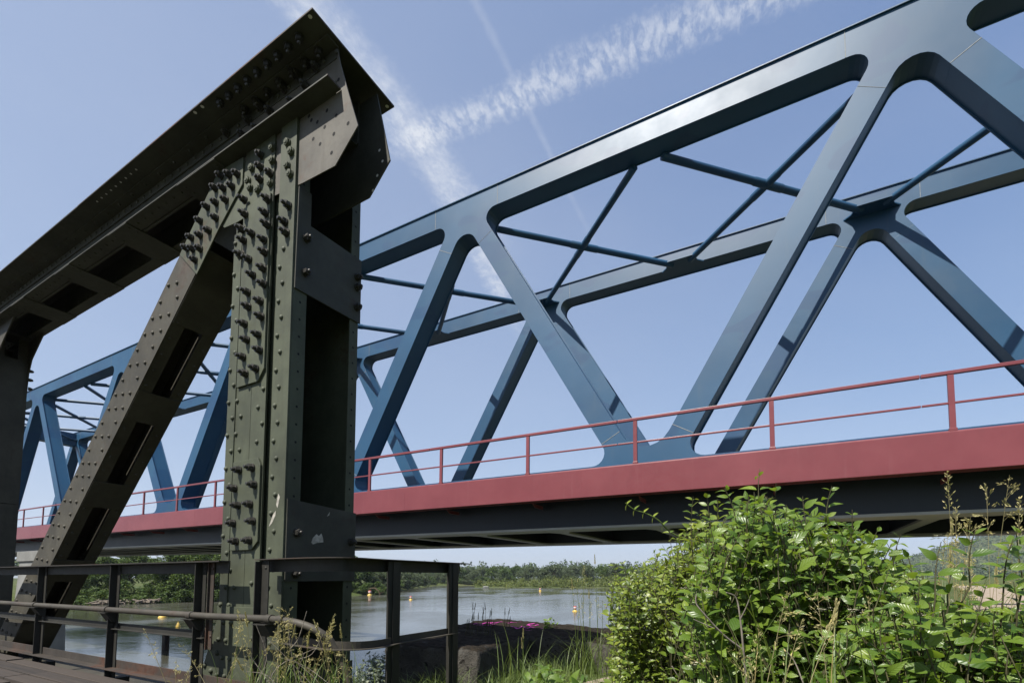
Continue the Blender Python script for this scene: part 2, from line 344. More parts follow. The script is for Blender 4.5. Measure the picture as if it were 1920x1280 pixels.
# ------------------------------------------------------------------ mesh helpers
class MB:
    def __init__(s): s.v = []; s.f = []; s.m = []; s.sm = []; s.uv = {}
    def add(s, vs, fs, mi=0, smooth=False, uvs=None):
        o = len(s.v); s.v += [tuple(p) for p in vs]
        for k, f in enumerate(fs):
            if uvs is not None: s.uv[len(s.f)] = [uvs[i] for i in f]
            s.f.append([i + o for i in f]); s.m.append(mi); s.sm.append(smooth)
    def box(s, x0, x1, y0, y1, z0, z1, mi=0):
        vs = [(x, y, z) for x in (x0, x1) for y in (y0, y1) for z in (z0, z1)]
        s.add(vs, [(0, 1, 3, 2), (4, 6, 7, 5), (0, 4, 5, 1), (2, 3, 7, 6), (0, 2, 6, 4), (1, 5, 7, 3)], mi)
    def bar(s, a, b, wdt, hgt, up=(0, 0, 1), mi=0):
        a = Vector(a); b = Vector(b); t = (b - a).normalized(); u = Vector(up)
        sd = t.cross(u).normalized(); u = sd.cross(t)
        vs = [p + sd * (wdt / 2 * i) + u * (hgt / 2 * j) for p in (a, b) for i, j in ((-1, -1), (1, -1), (1, 1), (-1, 1))]
        s.add(vs, [(3, 2, 1, 0), (4, 5, 6, 7), (0, 1, 5, 4), (1, 2, 6, 5), (2, 3, 7, 6), (3, 0, 4, 7)], mi)
    def prism(s, poly, y0, y1, mi=0, caps=True, plane='xz'):
        n = len(poly)
        def P(p, t): return (p[0], t, p[1]) if plane == 'xz' else ((t, p[0], p[1]) if plane == 'yz' else (p[0], p[1], t))
        vs = [P(p, y0) for p in poly] + [P(p, y1) for p in poly]
        ar = sum(poly[i][0] * poly[(i + 1) % n][1] - poly[(i + 1) % n][0] * poly[i][1] for i in range(n))
        flip = (ar > 0) == (plane != 'xz')
        fs = []
        if caps: fs += [list(range(n)), list(range(2 * n - 1, n - 1, -1))]
        for i in range(n):
            j = (i + 1) % n; fs.append([i, i + n, j + n, j])
        if flip: fs = [f[::-1] for f in fs]
        s.add(vs, fs, mi)
    def tube(s, pts, r, n=8, mi=0, cap=True, smooth=True):
        pts = [Vector(p) for p in pts]; k = len(pts)
        rs = r if isinstance(r, (list, tuple)) else [r] * k
        vs = []; prev = None
        for i, p in enumerate(pts):
            t = (pts[min(i + 1, k - 1)] - pts[max(i - 1, 0)])
            t = t.normalized() if t.length > 1e-9 else Vector((0, 0, 1))
            if prev is None:
                a = Vector((0, 0, 1)) if abs(t.z) < 0.9 else Vector((1, 0, 0)); u = t.cross(a).normalized()
            else:
                u = (prev - t * prev.dot(t)); u = u.normalized() if u.length > 1e-6 else t.orthogonal().normalized()
            prev = u; wv = t.cross(u)
            for j in range(n):
                an = 2 * math.pi * j / n; vs.append(p + (u * math.cos(an) + wv * math.sin(an)) * rs[i])
        fs = [(i * n + j, i * n + (j + 1) % n, (i + 1) * n + (j + 1) % n, (i + 1) * n + j) for i in range(k - 1) for j in range(n)]
        s.add(vs, fs, mi, smooth)
        if cap: s.add(vs[:n], [tuple(range(n))[::-1]], mi); s.add(vs[-n:], [tuple(range(n))], mi)
    def lathe(s, c, prof, n=16, mi=0, smooth=True):
        c = Vector(c); vs = []
        for r, z in prof:
            for j in range(n):
                an = 2 * math.pi * j / n; vs.append(c + Vector((r * math.cos(an), r * math.sin(an), z)))
        k = len(prof)
        fs = [(i * n + j, i * n + (j + 1) % n, (i + 1) * n + (j + 1) % n, (i + 1) * n + j) for i in range(k - 1) for j in range(n)]
        fs.append(tuple(range((k - 1) * n, k * n))); s.add(vs, fs, mi, smooth)
    def dome(s, c, nrm, r, h, mi=0, n=8):
        c = Vector(c); nrm = Vector(nrm).normalized(); u = nrm.orthogonal().normalized(); w_ = nrm.cross(u)
        vs = []
        for rr, hh in ((1.0, 0.0), (0.92, 0.45), (0.6, 0.85)):
            for j in range(n):
                an = 2 * math.pi * j / n; vs.append(c + (u * math.cos(an) + w_ * math.sin(an)) * (r * rr) + nrm * (h * hh))
        vs.append(c + nrm * h)
        fs = [(i * n + j, i * n + (j + 1) % n, (i + 1) * n + (j + 1) % n, (i + 1) * n + j) for i in range(2) for j in range(n)]
        fs += [(2 * n + j, 2 * n + (j + 1) % n, 3 * n) for j in range(n)]
        s.add(vs, fs, mi, True)
    def disc(s, c, nrm, r, mi=0, n=10):
        c = Vector(c); nrm = Vector(nrm).normalized(); u = nrm.orthogonal().normalized(); w_ = nrm.cross(u)
        s.add([c + (u * math.cos(2 * math.pi * j / n) + w_ * math.sin(2 * math.pi * j / n)) * r for j in range(n)], [tuple(range(n))], mi)
    def build(s, name, mats, parent=None, bevel=0.0, col=None):
        me = bpy.data.meshes.new(name); me.from_pydata(s.v, [], s.f)
        if not isinstance(mats, (list, tuple)): mats = [mats]
        for m_ in mats: me.materials.append(m_)
        me.polygons.foreach_set('material_index', s.m); me.polygons.foreach_set('use_smooth', s.sm)
        if s.uv:
            ul = me.uv_layers.new(name='UVMap')
            for p in me.polygons:
                q = s.uv.get(p.index)
                if q:
                    for li, uvv in zip(p.loop_indices, q): ul.data[li].uv = uvv
        me.update()
        o = bpy.data.objects.new(name, me); COL.objects.link(o)
        if parent: o.parent = parent
        if bevel:
            b = o.modifiers.new('edge', 'BEVEL'); b.width = bevel; b.segments = 2; b.limit_method = 'ANGLE'; b.angle_limit = R(50)
        return o

def tag(o, label=None, cat=None, group=None, kind=None):
    if label: o['label'] = label
    if cat: o['category'] = cat
    if group: o['group'] = group
    if kind: o['kind'] = kind
    return o
def empty(name, loc=(0, 0, 0), rot=(0, 0, 0)):
    o = bpy.data.objects.new(name, None); COL.objects.link(o); o.location = loc; o.rotation_euler = rot
    o.empty_display_size = 0.2
    return o
def copy_tree(o, parent=None):
    c = o.copy(); COL.objects.link(c)
    if parent: c.parent = parent
    for ch in list(o.children): copy_tree(ch, c)
    return c
def sstep(a, b, x):
    t = max(0.0, min(1.0, (x - a) / (b - a))); return t * t * (3 - 2 * t)

def fillet(poly, radii, seg=7):
    """Round the corners of a 2-D polygon; radii per corner (0 keeps it sharp)."""
    out = []; n = len(poly)
    for i in range(n):
        r = radii[i]; p = Vector(poly[i])
        if r <= 0: out.append((p.x, p.y)); continue
        a = Vector(poly[i - 1]) - p; b = Vector(poly[(i + 1) % n]) - p; a.normalize(); b.normalize()
        ang = a.angle(b); t = r / math.tan(ang / 2); cdir = (a + b).normalized(); c = p + cdir * (r / math.sin(ang / 2))
        s0 = p + a * t - c; s1 = p + b * t - c
        a0 = math.atan2(s0.y, s0.x); a1 = math.atan2(s1.y, s1.x); d = a1 - a0
        while d > math.pi: d -= 2 * math.pi
        while d < -math.pi: d += 2 * math.pi
        for k in range(seg + 1):
            an = a0 + d * k / seg; out.append((c.x + r * math.cos(an), c.y + r * math.sin(an)))
    return out

# ------------------------------------------------------------------ terrain, water (the setting)
def x_near(y): return -9.0 + 0.2 * max(0.0, y - 8)
def x_far(y):
    if y < 42: return -123 - (42 - y) * 0.8
    if y < 57: return -123 + (y - 42) * 1.2
    if y < 105: return -105.0
    return -105 - (y - 105) * 0.62
Y_FAR = 254.0
def ground_h(x, y):
    d1 = x - x_near(y); d2 = x_far(y) - x; d3 = (y - Y_FAR) * 0.9
    h = -6.6
    if d1 > -3: h = max(h, -6.6 + 1.3 * sstep(-3, 0, d1) + 4.10 * sstep(-0.5, 6.2, d1))
    if d2 > -3 or d3 > -3:
        d = max(d2, d3); h = max(h, -6.6 + 1.4 * sstep(-3, 0, d) + 2.2 * sstep(0, 9, d) + 1.0 * sstep(10, 120, d))
    if d1 > 0:
        r = math.hypot(x, y)
        h += 1.35 * sstep(40, 260, r) * sstep(4, 30, d1) * (1 if x > 0 else sstep(-60, 0, x))
        h += (mnoise.noise(Vector((x * 0.35, y * 0.35, 1.7))) * 0.10 + mnoise.noise(Vector((x * 1.4, y * 1.4, 4.2))) * 0.035) * sstep(0, 4, d1)
    if y > 300:
        h += 150 * sstep(80, 700, x + 0.10 * (y - 1400)) * math.exp(-((y - 1650) / 380.0) ** 2)
    return h
def axis(lo, hi, fine, step0, grow):
    out = [0.0]; s = step0
    while out[-1] < hi:
        if out[-1] > fine: s *= grow
        out.append(out[-1] + s)
    neg = [0.0]; s = step0
    while neg[-1] > lo:
        if -neg[-1] > fine: s *= grow
        neg.append(neg[-1] - s)
    return neg[:0:-1] + out
gx = [max(-3000, min(3000, v)) for v in axis(-3000, 3000, 14, 0.4, 1.055)]; gy = [max(-300, min(3500, v)) for v in axis(-300, 3500, 16, 0.4, 1.05)]
g = MB(); nx = len(gx)
g.add([(x, y, ground_h(x, y)) for y in gy for x in gx],
      [(j * nx + i, j * nx + i + 1, (j + 1) * nx + i + 1, (j + 1) * nx + i) for j in range(len(gy) - 1) for i in range(nx - 1)], 0, True)
tag(g.build('ground', M['ground']), kind='structure')
wv = MB(); wv.add([(-2999, -299, -5), (300, -299, -5), (300, 330, -5), (-2999, 330, -5)], [(0, 1, 2, 3)])
tag(wv.build('river_water', M['water']), kind='structure')
# sandy track: from the foot of the old abutment under the new bridge to the meadow
trk = [(-2.15, 4.7, 0.25), (-1.75, 5.5, 0.36), (-1.0, 6.8, 0.6), (0.1, 9.2, 1.0), (1.8, 13.0, 1.4), (3.6, 17.2, 1.7), (6.2, 23, 1.9), (9.5, 31, 2.0), (14.5, 52, 2.2), (22, 90, 2.4)]
pb = MB(); pv = []
K = 14
for a, b in zip(trk[:-1], trk[1:]):
    for i in range(K):
        t = i / K; p = [a[q] + (b[q] - a[q]) * t for q in range(3)]
        nrm = Vector((-(b[1] - a[1]), b[0] - a[0])).normalized()
        wj = p[2] * (0.85 + 0.35 * mnoise.noise(Vector((p[0], p[1], 9))))
        for q in range(7):
            s_ = (q - 3) / 3; x = p[0] + nrm.x * s_ * wj; y = p[1] + nrm.y * s_ * wj
            pv.append((x, y, ground_h(x, y) + 0.035 - 0.045 * abs(s_) ** 3))
pb.add(pv, [(j * 7 + i, j * 7 + i + 1, (j + 1) * 7 + i + 1, (j + 1) * 7 + i) for j in range(len(pv) // 7 - 1) for i in range(6)], 0, True)
tag(pb.build('path', M['sand']), kind='structure')

# ------------------------------------------------------------------ the blue truss bridge
BO = Vector((-3.05, 13.02, 0)) + Vector((1, 0.004, -0.0095)).normalized() * (-0.18)
bridge = empty('truss_bridge', BO, (0, math.atan(0.0095), math.atan(0.004)))
tag(bridge, 'long blue truss bridge with dark red walkway edge and railing, crossing the river behind', 'bridge')
SL = 1.731; HW = 0.30 / math.sin(math.atan(SL))          # diagonal slope and half width measured along x
Z0 = 2.19; ZTOP = Z0 + SL * 6                             # system lines meet here
ZT, ZB, ZC, ZF = 12.81, 12.13, 3.11, 1.42                 # chord top / soffit, bottom chord top / underside
XT = [-54 + 12 * k for k in range(7)]                     # top nodes ... 18
XB = [-60 + 12 * k for k in range(8)]                     # bottom nodes ... 24
X0, X1 = -54.6, 21.0
cs, sn = math.cos(math.atan(SL)), math.sin(math.atan(SL))
def top_outline(d=0.0):
    zb = ZB + d; hw = HW - d / sn
    pts = [(X0, ZT - d), (X0, zb)]; rad = [0, 0]
    for xn in XT:
        oo = (ZTOP - zb) / SL + hw
        so = 1.07 - d / sn * 0; zs = ZTOP - (so - HW) * SL                      # seam at the outer edge
        lx, lz = xn - so, zs
        ix, iz = lx + 0.6 * sn, lz - 0.6 * cs
        nx_, nz_ = sn, -cs
        a = (lx + nx_ * d, lz + nz_ * d); b = (ix - nx_ * d, iz - nz_ * d)
        if xn > -54:
            pts.append((xn - oo, zb)); rad.append(0.33 + d); pts.append(a); rad.append(0); pts.append(b); rad.append(0)
            pts.append((xn, ZTOP - hw * SL)); rad.append(0.45 + d)
        else:
            pts.append(a); rad.append(0); pts.append(b); rad.append(0); pts.append((xn, ZTOP - hw * SL)); rad.append(0.45 + d)
        if xn < 18:
            pts.append((2 * xn - b[0], b[1])); rad.append(0); pts.append((2 * xn - a[0], a[1])); rad.append(0)
            pts.append((xn + oo, zb)); rad.append(0.33 + d)
        else:
            pts.append((2 * xn - b[0], b[1])); rad.append(0); pts.append((2 * xn - a[0], a[1])); rad.append(0); pts.append((xn + oo, zb)); rad.append(0.33 + d)
    pts += [(X1, zb), (X1, ZT - d)]; rad += [0, 0]
    return fillet(pts, rad)
def bot_outline(d=0.0):
    zc = ZC - d; hw = HW - d / sn
    pts = [(XB[0] - 0.9, ZF), (XB[0] - 0.9, zc)]; rad = [0, 0]
    for xn in XB:
        oo = (zc - Z0) / SL + hw
        so = 1.226; zs = Z0 + (so - HW) * SL
        a = (xn - so + sn * d, zs + cs * d); b = (xn - so + (0.6 - d) * sn, zs + (0.6 - d) * cs)
        if xn > XB[0]:
            pts += [(xn - oo, zc), a, b]; rad += [0.36 + d, 0, 0]
            pts.append((xn, Z0 + hw * SL)); rad.append(0.72 + d)
        else:
            pts.append((xn - 0.3, zc)); rad.append(0)
        if xn < XB[-1]:
            pts += [(2 * xn - b[0], b[1]), (2 * xn - a[0], a[1]), (xn + oo, zc)]; rad += [0, 0, 0.36 + d]
    pts += [(XB[-1] + 0.6, zc), (XB[-1] + 0.6, ZF)]; rad += [0, 0]
    return fillet(pts, rad)
BW = 0.70
def box_member(mb, fn, y, mi=0):
    """Two side plates with the flange plates set back between them."""
    t = 0.03
    mb.prism(fn(0.0), y, y + t, mi); mb.prism(fn(0.0), y + BW - t, y + BW, mi)
    mb.prism(fn(0.035), y + t, y + BW - t, mi, caps=False)
diag_ends = []
for xn in XB:
    for xt in (xn - 6, xn + 6):
        if xt in XT and not (xn == XB[0] and xt < xn): diag_ends.append((xn, xt))
for y in (0.0, 6.2):
    far = y > 1
    mb = MB(); box_member(mb, top_outline, y)
    mb.box(X0 - 0.04, X1, y - 0.045, y + BW + 0.045, ZT, ZT + 0.035)
    for xn in XT:
        for sg in (-1, 1): mb.bar((xn + sg * 1.27, y - 0.002, ZB + 0.01), (xn + sg * 1.27, y - 0.002, ZT - 0.01), 0.016, 0.008, (0, 1, 0), 1)
    tc_ = mb.build('top_chord', [M['blue'], M['weld']], bridge, 0.006)
    mb = MB(); box_member(mb, bot_outline, y)
    mb.build('bottom_chord', M['blue'], bridge, 0.006)
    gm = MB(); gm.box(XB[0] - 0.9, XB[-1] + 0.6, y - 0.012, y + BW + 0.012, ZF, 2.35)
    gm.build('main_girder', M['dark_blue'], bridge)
    gm = MB(); gm.box(XB[0] - 0.9, XB[-1] + 0.6, y - 0.05, y + BW + 0.05, ZF - 0.07, ZF - 0.003)
    gm.build('girder_flange', M['grey_flange_bounce'], bridge, 0.004)
    for xn, xt in diag_ends:
        sgn = 1 if xt > xn else -1
        def dq(d):
            so, zs = 1.226, Z0 + (1.226 - HW) * SL
            a = (so - sn * d, zs + cs * d); b = (so - (0.6 - d) * sn, zs + (0.6 - d) * cs)
            st = 1.07; zt_ = ZTOP - (st - HW) * SL
            c = (6 - st + sn * d, zt_ - cs * d); e = (6 - st + (0.6 - d) * sn, zt_ - (0.6 - d) * cs)
            # lower end: outer edge a, inner edge b; upper end: outer (chord side) c, inner e
            return [(xn + sgn * q[0], q[1]) for q in ((a[0], a[1]), (e[0], e[1]), (c[0], c[1]), (b[0], b[1]))]
        mb = MB(); t = 0.03
        mb.prism(dq(0), y, y + t); mb.prism(dq(0), y + BW - t, y + BW); mb.prism(dq(0.035), y + t, y + BW - t, caps=False)
        q = dq(0); r_ = random.Random(int(xn * 7 + xt * 3 + y * 11))
        for p0, p1 in ((q[0], q[3]), (q[1], q[2])):
            if r_.random() < 0.7: mb.bar((p0[0], y - 0.002, p0[1]), (p1[0], y - 0.002, p1[1]), 0.010 if r_.random() < 0.5 else 0.018, 0.008, (0, 1, 0), 1)
        mb.build('diagonal', [M['blue'], M['weld']], bridge, 0.006)
# wind bracing: a cross of tubes in every six-metre bay, with gusset plates on the chords
ZBR = 12.10
for xk in range(-54, 18, 6):
    for (ya, xa, yb, xb) in ((0.36, xk, 6.20, xk + 6), (0.36, xk + 6, 6.20, xk)):
        mb = MB(); a = Vector((xa + 0.40 * (1 if xb > xa else -1), ya + 0.3, ZBR)); b = Vector((xb - 0.32 * (1 if xb > xa else -1), yb - 0.3, ZBR))
        mb.tube([a, b], 0.108, 14); tmid = (a + b) / 2; dv = (b - a).normalized()
        mb.tube([tmid - dv * 0.55, tmid - dv * 0.5, tmid + dv * 0.5, tmid + dv * 0.55], [0.108, 0.122, 0.122, 0.108], 14)
        mb.build('bracing_tube', M['blue'], bridge)
    mb = MB()
    mb.prism([(xk - 0.78, 6.2), (xk - 0.58, 6.0), (xk - 0.46, 5.60), (xk + 0.46, 5.60), (xk + 0.58, 6.0), (xk + 0.78, 6.2)], ZBR - 0.02, ZBR + 0.02, plane='xy')
    mb.build('gusset_plate', M['blue'], bridge)
mb = MB(); mb.box(-54.4, -53.6, 0.7, 6.2, 11.55, 12.70); mb.build('portal_beam', M['blue'], bridge, 0.01)
# deck underneath: cross girders, floor plate
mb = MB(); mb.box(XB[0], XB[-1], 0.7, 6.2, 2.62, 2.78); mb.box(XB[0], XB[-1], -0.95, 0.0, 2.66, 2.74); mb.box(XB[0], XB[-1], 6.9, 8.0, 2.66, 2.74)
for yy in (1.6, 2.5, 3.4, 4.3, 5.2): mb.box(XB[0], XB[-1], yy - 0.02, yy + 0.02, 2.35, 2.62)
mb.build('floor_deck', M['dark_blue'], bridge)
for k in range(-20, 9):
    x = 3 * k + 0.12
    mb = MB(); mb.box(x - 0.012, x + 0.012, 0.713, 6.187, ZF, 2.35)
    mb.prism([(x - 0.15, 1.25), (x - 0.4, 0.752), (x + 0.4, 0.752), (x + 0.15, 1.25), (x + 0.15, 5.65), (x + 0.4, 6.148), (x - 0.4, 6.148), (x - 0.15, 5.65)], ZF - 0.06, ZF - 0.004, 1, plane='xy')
    mb.build('cross_girder', [M['dark_blue'], M['grey_flange_bounce']], bridge)
# walkway edge beam and its brackets
mb = MB()
mb.prism(fillet([(-1.14, 2.055), (-1.14, 2.815), (-1.02, 2.815), (-1.02, 2.775), (-1.115, 2.775), (-1.115, 2.08), (-0.80, 2.08), (-0.80, 2.055)], [0.012, 0.035, 0, 0, 0, 0, 0, 0], 4), XB[0] - 0.8, XB[-1] + 0.6, plane='yz')
for k in range(-9, 4): mb.box(6 * k - 1.4, 6 * k - 1.392, -1.1425, -1.141, 2.06, 2.79)
fascia = mb.build('walkway_edge_beam', M['red'], bridge)
for k in range(-19, 9):
    mb = MB(); x = 3 * k + 0.02
    mb.prism([(-0.80, 2.05), (-0.12, 2.05), (-0.12, 1.95), (-0.62, 1.95)], x - 0.012, x + 0.012, plane='yz')
    mb.build('bracket', M['red'], fascia)
railing = empty('railing'); railing.parent = bridge
for k in range(-19, 9):
    mb = MB(); x = 3 * k + 0.02
    mb.box(x - 0.048, x + 0.048, -1.125, -1.065, 2.81, 3.895); mb.box(x - 0.06, x + 0.06, -1.137, -1.05, 2.80, 2.86)
    mb.build('post', M['red'], railing, 0.006)
for k in range(-10, 5):
    a = 6 * k - 0.42; b = min(a + 5.985, XB[-1] + 0.6)
    mb = MB(); mb.box(a, b, -1.135, -1.055, 3.895, 3.965); mb.build('handrail', M['red'], railing, 0.008)
    mb = MB(); mb.box(a, b, -1.115, -1.075, 3.325, 3.365); mb.build('middle_rail', M['red'], railing, 0.006)

# pier in the river under the bridge
mb = MB()
def ring(x0, x1, y0, y1, z): return [(x0, y0, z), (x1, y0, z), (x1, y1, z), (x0, y1, z)]
vs = ring(-44.5, -40.3, 12.0, 13.75, -8) + ring(-43.9, -40.7, 12.2, 13.55, 1.0) + ring(-44.1, -40.5, 12.1, 13.7, 1.05) + ring(-44.1, -40.5, 12.1, 13.7, 1.68)
fs = [(0, 3, 2, 1), (12, 13, 14, 15)] + [(4 * k + i, 4 * k + (i + 1) % 4, 4 * k + 4 + (i + 1) % 4, 4 * k + 4 + i) for k in range(3) for i in range(4)]
mb.add(vs, fs)
tag(mb.build('bridge_pier', M['concrete'], None, 0.02), 'pale grey tapered concrete pier standing in the river behind the rusty diagonal', 'pier')

# ------------------------------------------------------------------ the old riveted bridge
old = empty('riveted_truss_bridge', (-3.97, 2.92, -1.5))
tag(old, 'old dark olive riveted truss with bolted end post, plank deck and rusty railing', 'bridge')
def ob(mb, name, mats, parent=None, bevel=0.0):
    """Build in world coordinates under the old bridge (or one of its parts)."""
    o = mb.build(name, mats, None, bevel); p = parent or old
    o.parent = p; o.matrix_parent_inverse = (Matrix.Translation(old.location)).inverted()
    if p is not old: o.matrix_parent_inverse = Matrix.Identity(4)
    return o
NF = (0, -1, 0)
# a stud with nut and washer, shared by every bolt; the axis is -y, the origin on the plate
def stud_mesh(L, nut):
    mb = MB()
    mb.tube([(0, 0.002, 0), (0, -0.012, 0)], 0.036, 12)
    hexr = [(0, -0.012, 0), (0, -0.045 if nut else -0.030, 0)]
    mb.tube(hexr, 0.032, 6, smooth=False)
    if nut:
        mb.tube([(0, -0.045, 0), (0, -0.050, 0)], 0.026, 12)
        mb.tube([(0, -0.050, 0), (0, -L + 0.006, 0), (0, -L, 0)], [0.0165, 0.0165, 0.012], 10)
    else:
        mb.tube([(0, -0.030, 0), (0, -0.036, 0)], [0.024, 0.018], 10)
    me = bpy.data.meshes.new('bolt'); me.from_pydata(mb.v, [], mb.f); me.polygons.foreach_set('use_smooth', mb.sm)
    return me
ST_L, ST_S, ST_H = stud_mesh(0.080, True), stud_mesh(0.068, True), stud_mesh(0, False)
for m_ in (ST_L, ST_S): m_.materials.append(M['bolt'])
ST_H.materials.append(M['column'])
brnd = random.Random(5)
def bolts(parent, pts, y, me, rotz=0.0):
    for p in pts:
        o = bpy.data.objects.new('bolt', me); COL.objects.link(o); o.parent = parent
        o.location = (p[0], y, p[1]) if rotz == 0 else (y, p[0], p[1])
        o.rotation_euler = (brnd.uniform(-.03, .03), brnd.uniform(0, 1), rotz)

# end post ---------------------------------------------------------
mb = MB()
ZP0, ZP1 = -1.25, 4.04
mb.box(-4.410, -4.292, 2.540, 2.555, ZP0 + 1.0, 3.2)                 # angle legs of the front face
mb.box(-4.292, -4.072, 2.550, 2.570, ZP0, ZP1)
mb.box(-4.068, -3.865, 2.550, 2.570, ZP0, ZP1)
mb.box(-3.762, -3.552, 2.540, 2.556, ZP0, ZP1)
mb.box(-4.400, -3.570, 2.600, 2.615, ZP0, ZP1)                       # web plate behind the gap
mb.box(-4.410, -4.395, 2.556, 3.270, ZP0, ZP1)                       # far side, closing the box
mb.box(-4.400, -3.560, 3.255, 3.280, ZP0, ZP1 + 0.1)
mb.box(-3.566, -3.552, 2.557, 2.690, ZP0, ZP1)                       # flanges of the end face
mb.box(-3.566, -3.552, 3.170, 3.254, ZP0, ZP1)
# flared foot
mb.prism([(-4.43, -0.25), (-4.42, -0.37), (-4.67, -0.93), (-4.95, -1.45), (-3.50, -1.45), (-3.553, -0.60), (-3.555, -0.25)], 2.536, 2.549)
rz = -1.15; k = 0
while rz < 3.95:
    for xx, z1 in ((-4.352, 3.2), (-4.24, 1.75), (-3.93, 1.75)):
        if rz < z1 and not (xx > -4.3 and 0.2 < rz < 1.05):
            yy = 2.536 if rz < -0.25 else (2.540 if xx < -4.3 else 2.550)
            mb.dome((xx + (0.035 if (k + (xx > -4)) % 2 else -0.03), yy, rz + (0.04 if xx > -4 else 0)), NF, 0.022, 0.019)
    if rz < 2.9:
        mb.dome((-3.675 + (-0.04 if k % 2 else 0.005), 2.540, rz + 0.01), NF, 0.022, 0.019)
    for yy in (2.625, 3.215):
        mb.disc((-3.5505, yy, rz), (1, 0, 0), 0.011, 1)
    rz += 0.152; k += 1
for q in range(5):
    mb.dome((-4.50 - q * 0.075, 2.536, -0.62 - q * 0.16), NF, 0.026, 0.022)
    mb.dome((-4.40 - q * 0.075, 2.536, -0.66 - q * 0.16), NF, 0.026, 0.022)
post = ob(mb, 'end_post', [M['column'], M['hole_shade']], None, 0.003)
# bolted splice plates
mb = MB(); mb.prism([(-4.262, 3.40), (-4.262, 1.70), (-3.955, 1.70), (-3.872, 1.80), (-3.872, 3.40)], 2.528, 2.5495); sp1 = ob(mb, 'splice_plate', M['column'], post, 0.003)
mb = MB(); mb.prism([(-4.262, 1.02), (-4.262, 0.235), (-3.955, 0.235), (-3.872, 0.305), (-3.872, 0.955), (-3.91, 1.02)], 2.528, 2.5495); sp2 = ob(mb, 'splice_plate', M['column'], post, 0.003)
B_MID = [(-4.238,3.465),(-4.217,3.318),(-4.254,3.187),(-4.102,3.089),(-4.224,3.068),(-4.261,2.944),(-4.132,2.858),(-4.066,2.689),(-4.134,2.549),(-4.115,2.410),(-4.160,2.263),(-4.117,2.106),(-4.163,1.958),(-4.119,1.798),
         (-3.888,3.331),(-3.913,3.215),(-3.885,3.096),(-3.920,2.967),(-3.905,2.848),(-3.916,2.704),(-3.900,2.555),(-3.941,2.411),(-3.921,2.267),(-3.955,2.112),(-3.924,1.965),(-3.969,1.811)]
bolts(post, B_MID, 2.527, ST_L)
bolts(post, [(-3.616,3.176),(-3.659,3.044),(-3.634,2.940)], 2.539, ST_L)
bolts(post, [(-4.157,0.939),(-3.973,0.939),(-4.214,0.781),(-3.932,0.788),(-4.156,0.626),(-3.980,0.625),(-4.213,0.473),(-3.932,0.477),(-4.162,0.314),(-3.973,0.315)], 2.527, ST_L)
bolts(post, [(-4.048,3.834),(-4.047,3.721),(-4.046,3.601),(-3.90,3.596)], 2.549, ST_S)
bolts(post, [(-3.888,3.839),(-3.885,3.715),(-3.898,3.506),(-4.183,3.772),(-4.233,3.667),(-4.196,3.582),(-4.080,3.519)], 2.549, ST_H)
bolts(post, [(-3.659,3.770),(-3.609,3.667),(-3.653,3.556),(-3.610,3.462)], 2.539, ST_H)
# batten plates of the end face
mb = MB(); mb.prism([(2.560, 2.44), (3.288, 2.46), (3.288, 3.10), (2.70, 3.075), (2.70, 3.37), (2.572, 3.37)], -3.551, -3.538, plane='yz'); bt1 = ob(mb, 'batten_plate', M['chord'], post, 0.002)
mb = MB(); mb.prism([(2.560, -0.03), (3.288, -0.03), (3.288, 0.605), (2.560, 0.645)], -3.551, -3.538, plane='yz')
sm_ = [(2.80, 0.30), (2.815, 0.34), (2.85, 0.375), (2.875, 0.36), (2.90, 0.385), (2.915, 0.355), (2.925, 0.31), (2.86, 0.30), (2.815, 0.285)]
mb.prism(sm_, -3.538, -3.5365, 1, plane='yz'); mb.prism([(2.955, 0.54), (2.985, 0.585), (2.98, 0.555)], -3.538, -3.5365, 1, plane='yz')
bt2 = ob(mb, 'batten_plate', [M['chord'], M['chalk']], post, 0.0)
mb = MB(); mb.prism([(2.560, -1.45), (3.288, -1.45), (3.288, -0.76), (2.560, -0.80)], -3.551, -3.538, plane='yz'); ob(mb, 'batten_plate', M['chord'], post, 0.002)
bolts(post, [(2.655, 2.93), (2.655, 2.62), (3.235, 2.90), (3.235, 2.60), (3.235, 2.80), (2.655, 0.37), (2.655, 0.03), (3.235, 0.33)], -3.537, ST_S, math.pi / 2)
# white smears on the front strip
mb = MB(); mb.prism([(-3.74, 0.42), (-3.69, 0.52), (-3.655, 0.55), (-3.66, 0.51), (-3.70, 0.45)], 2.5385, 2.540); mb.prism([(-3.655, 0.60), (-3.63, 0.69), (-3.61, 0.66), (-3.635, 0.57)], 2.5385, 2.540)
ob(mb, 'paint_smear', M['chalk'], post)

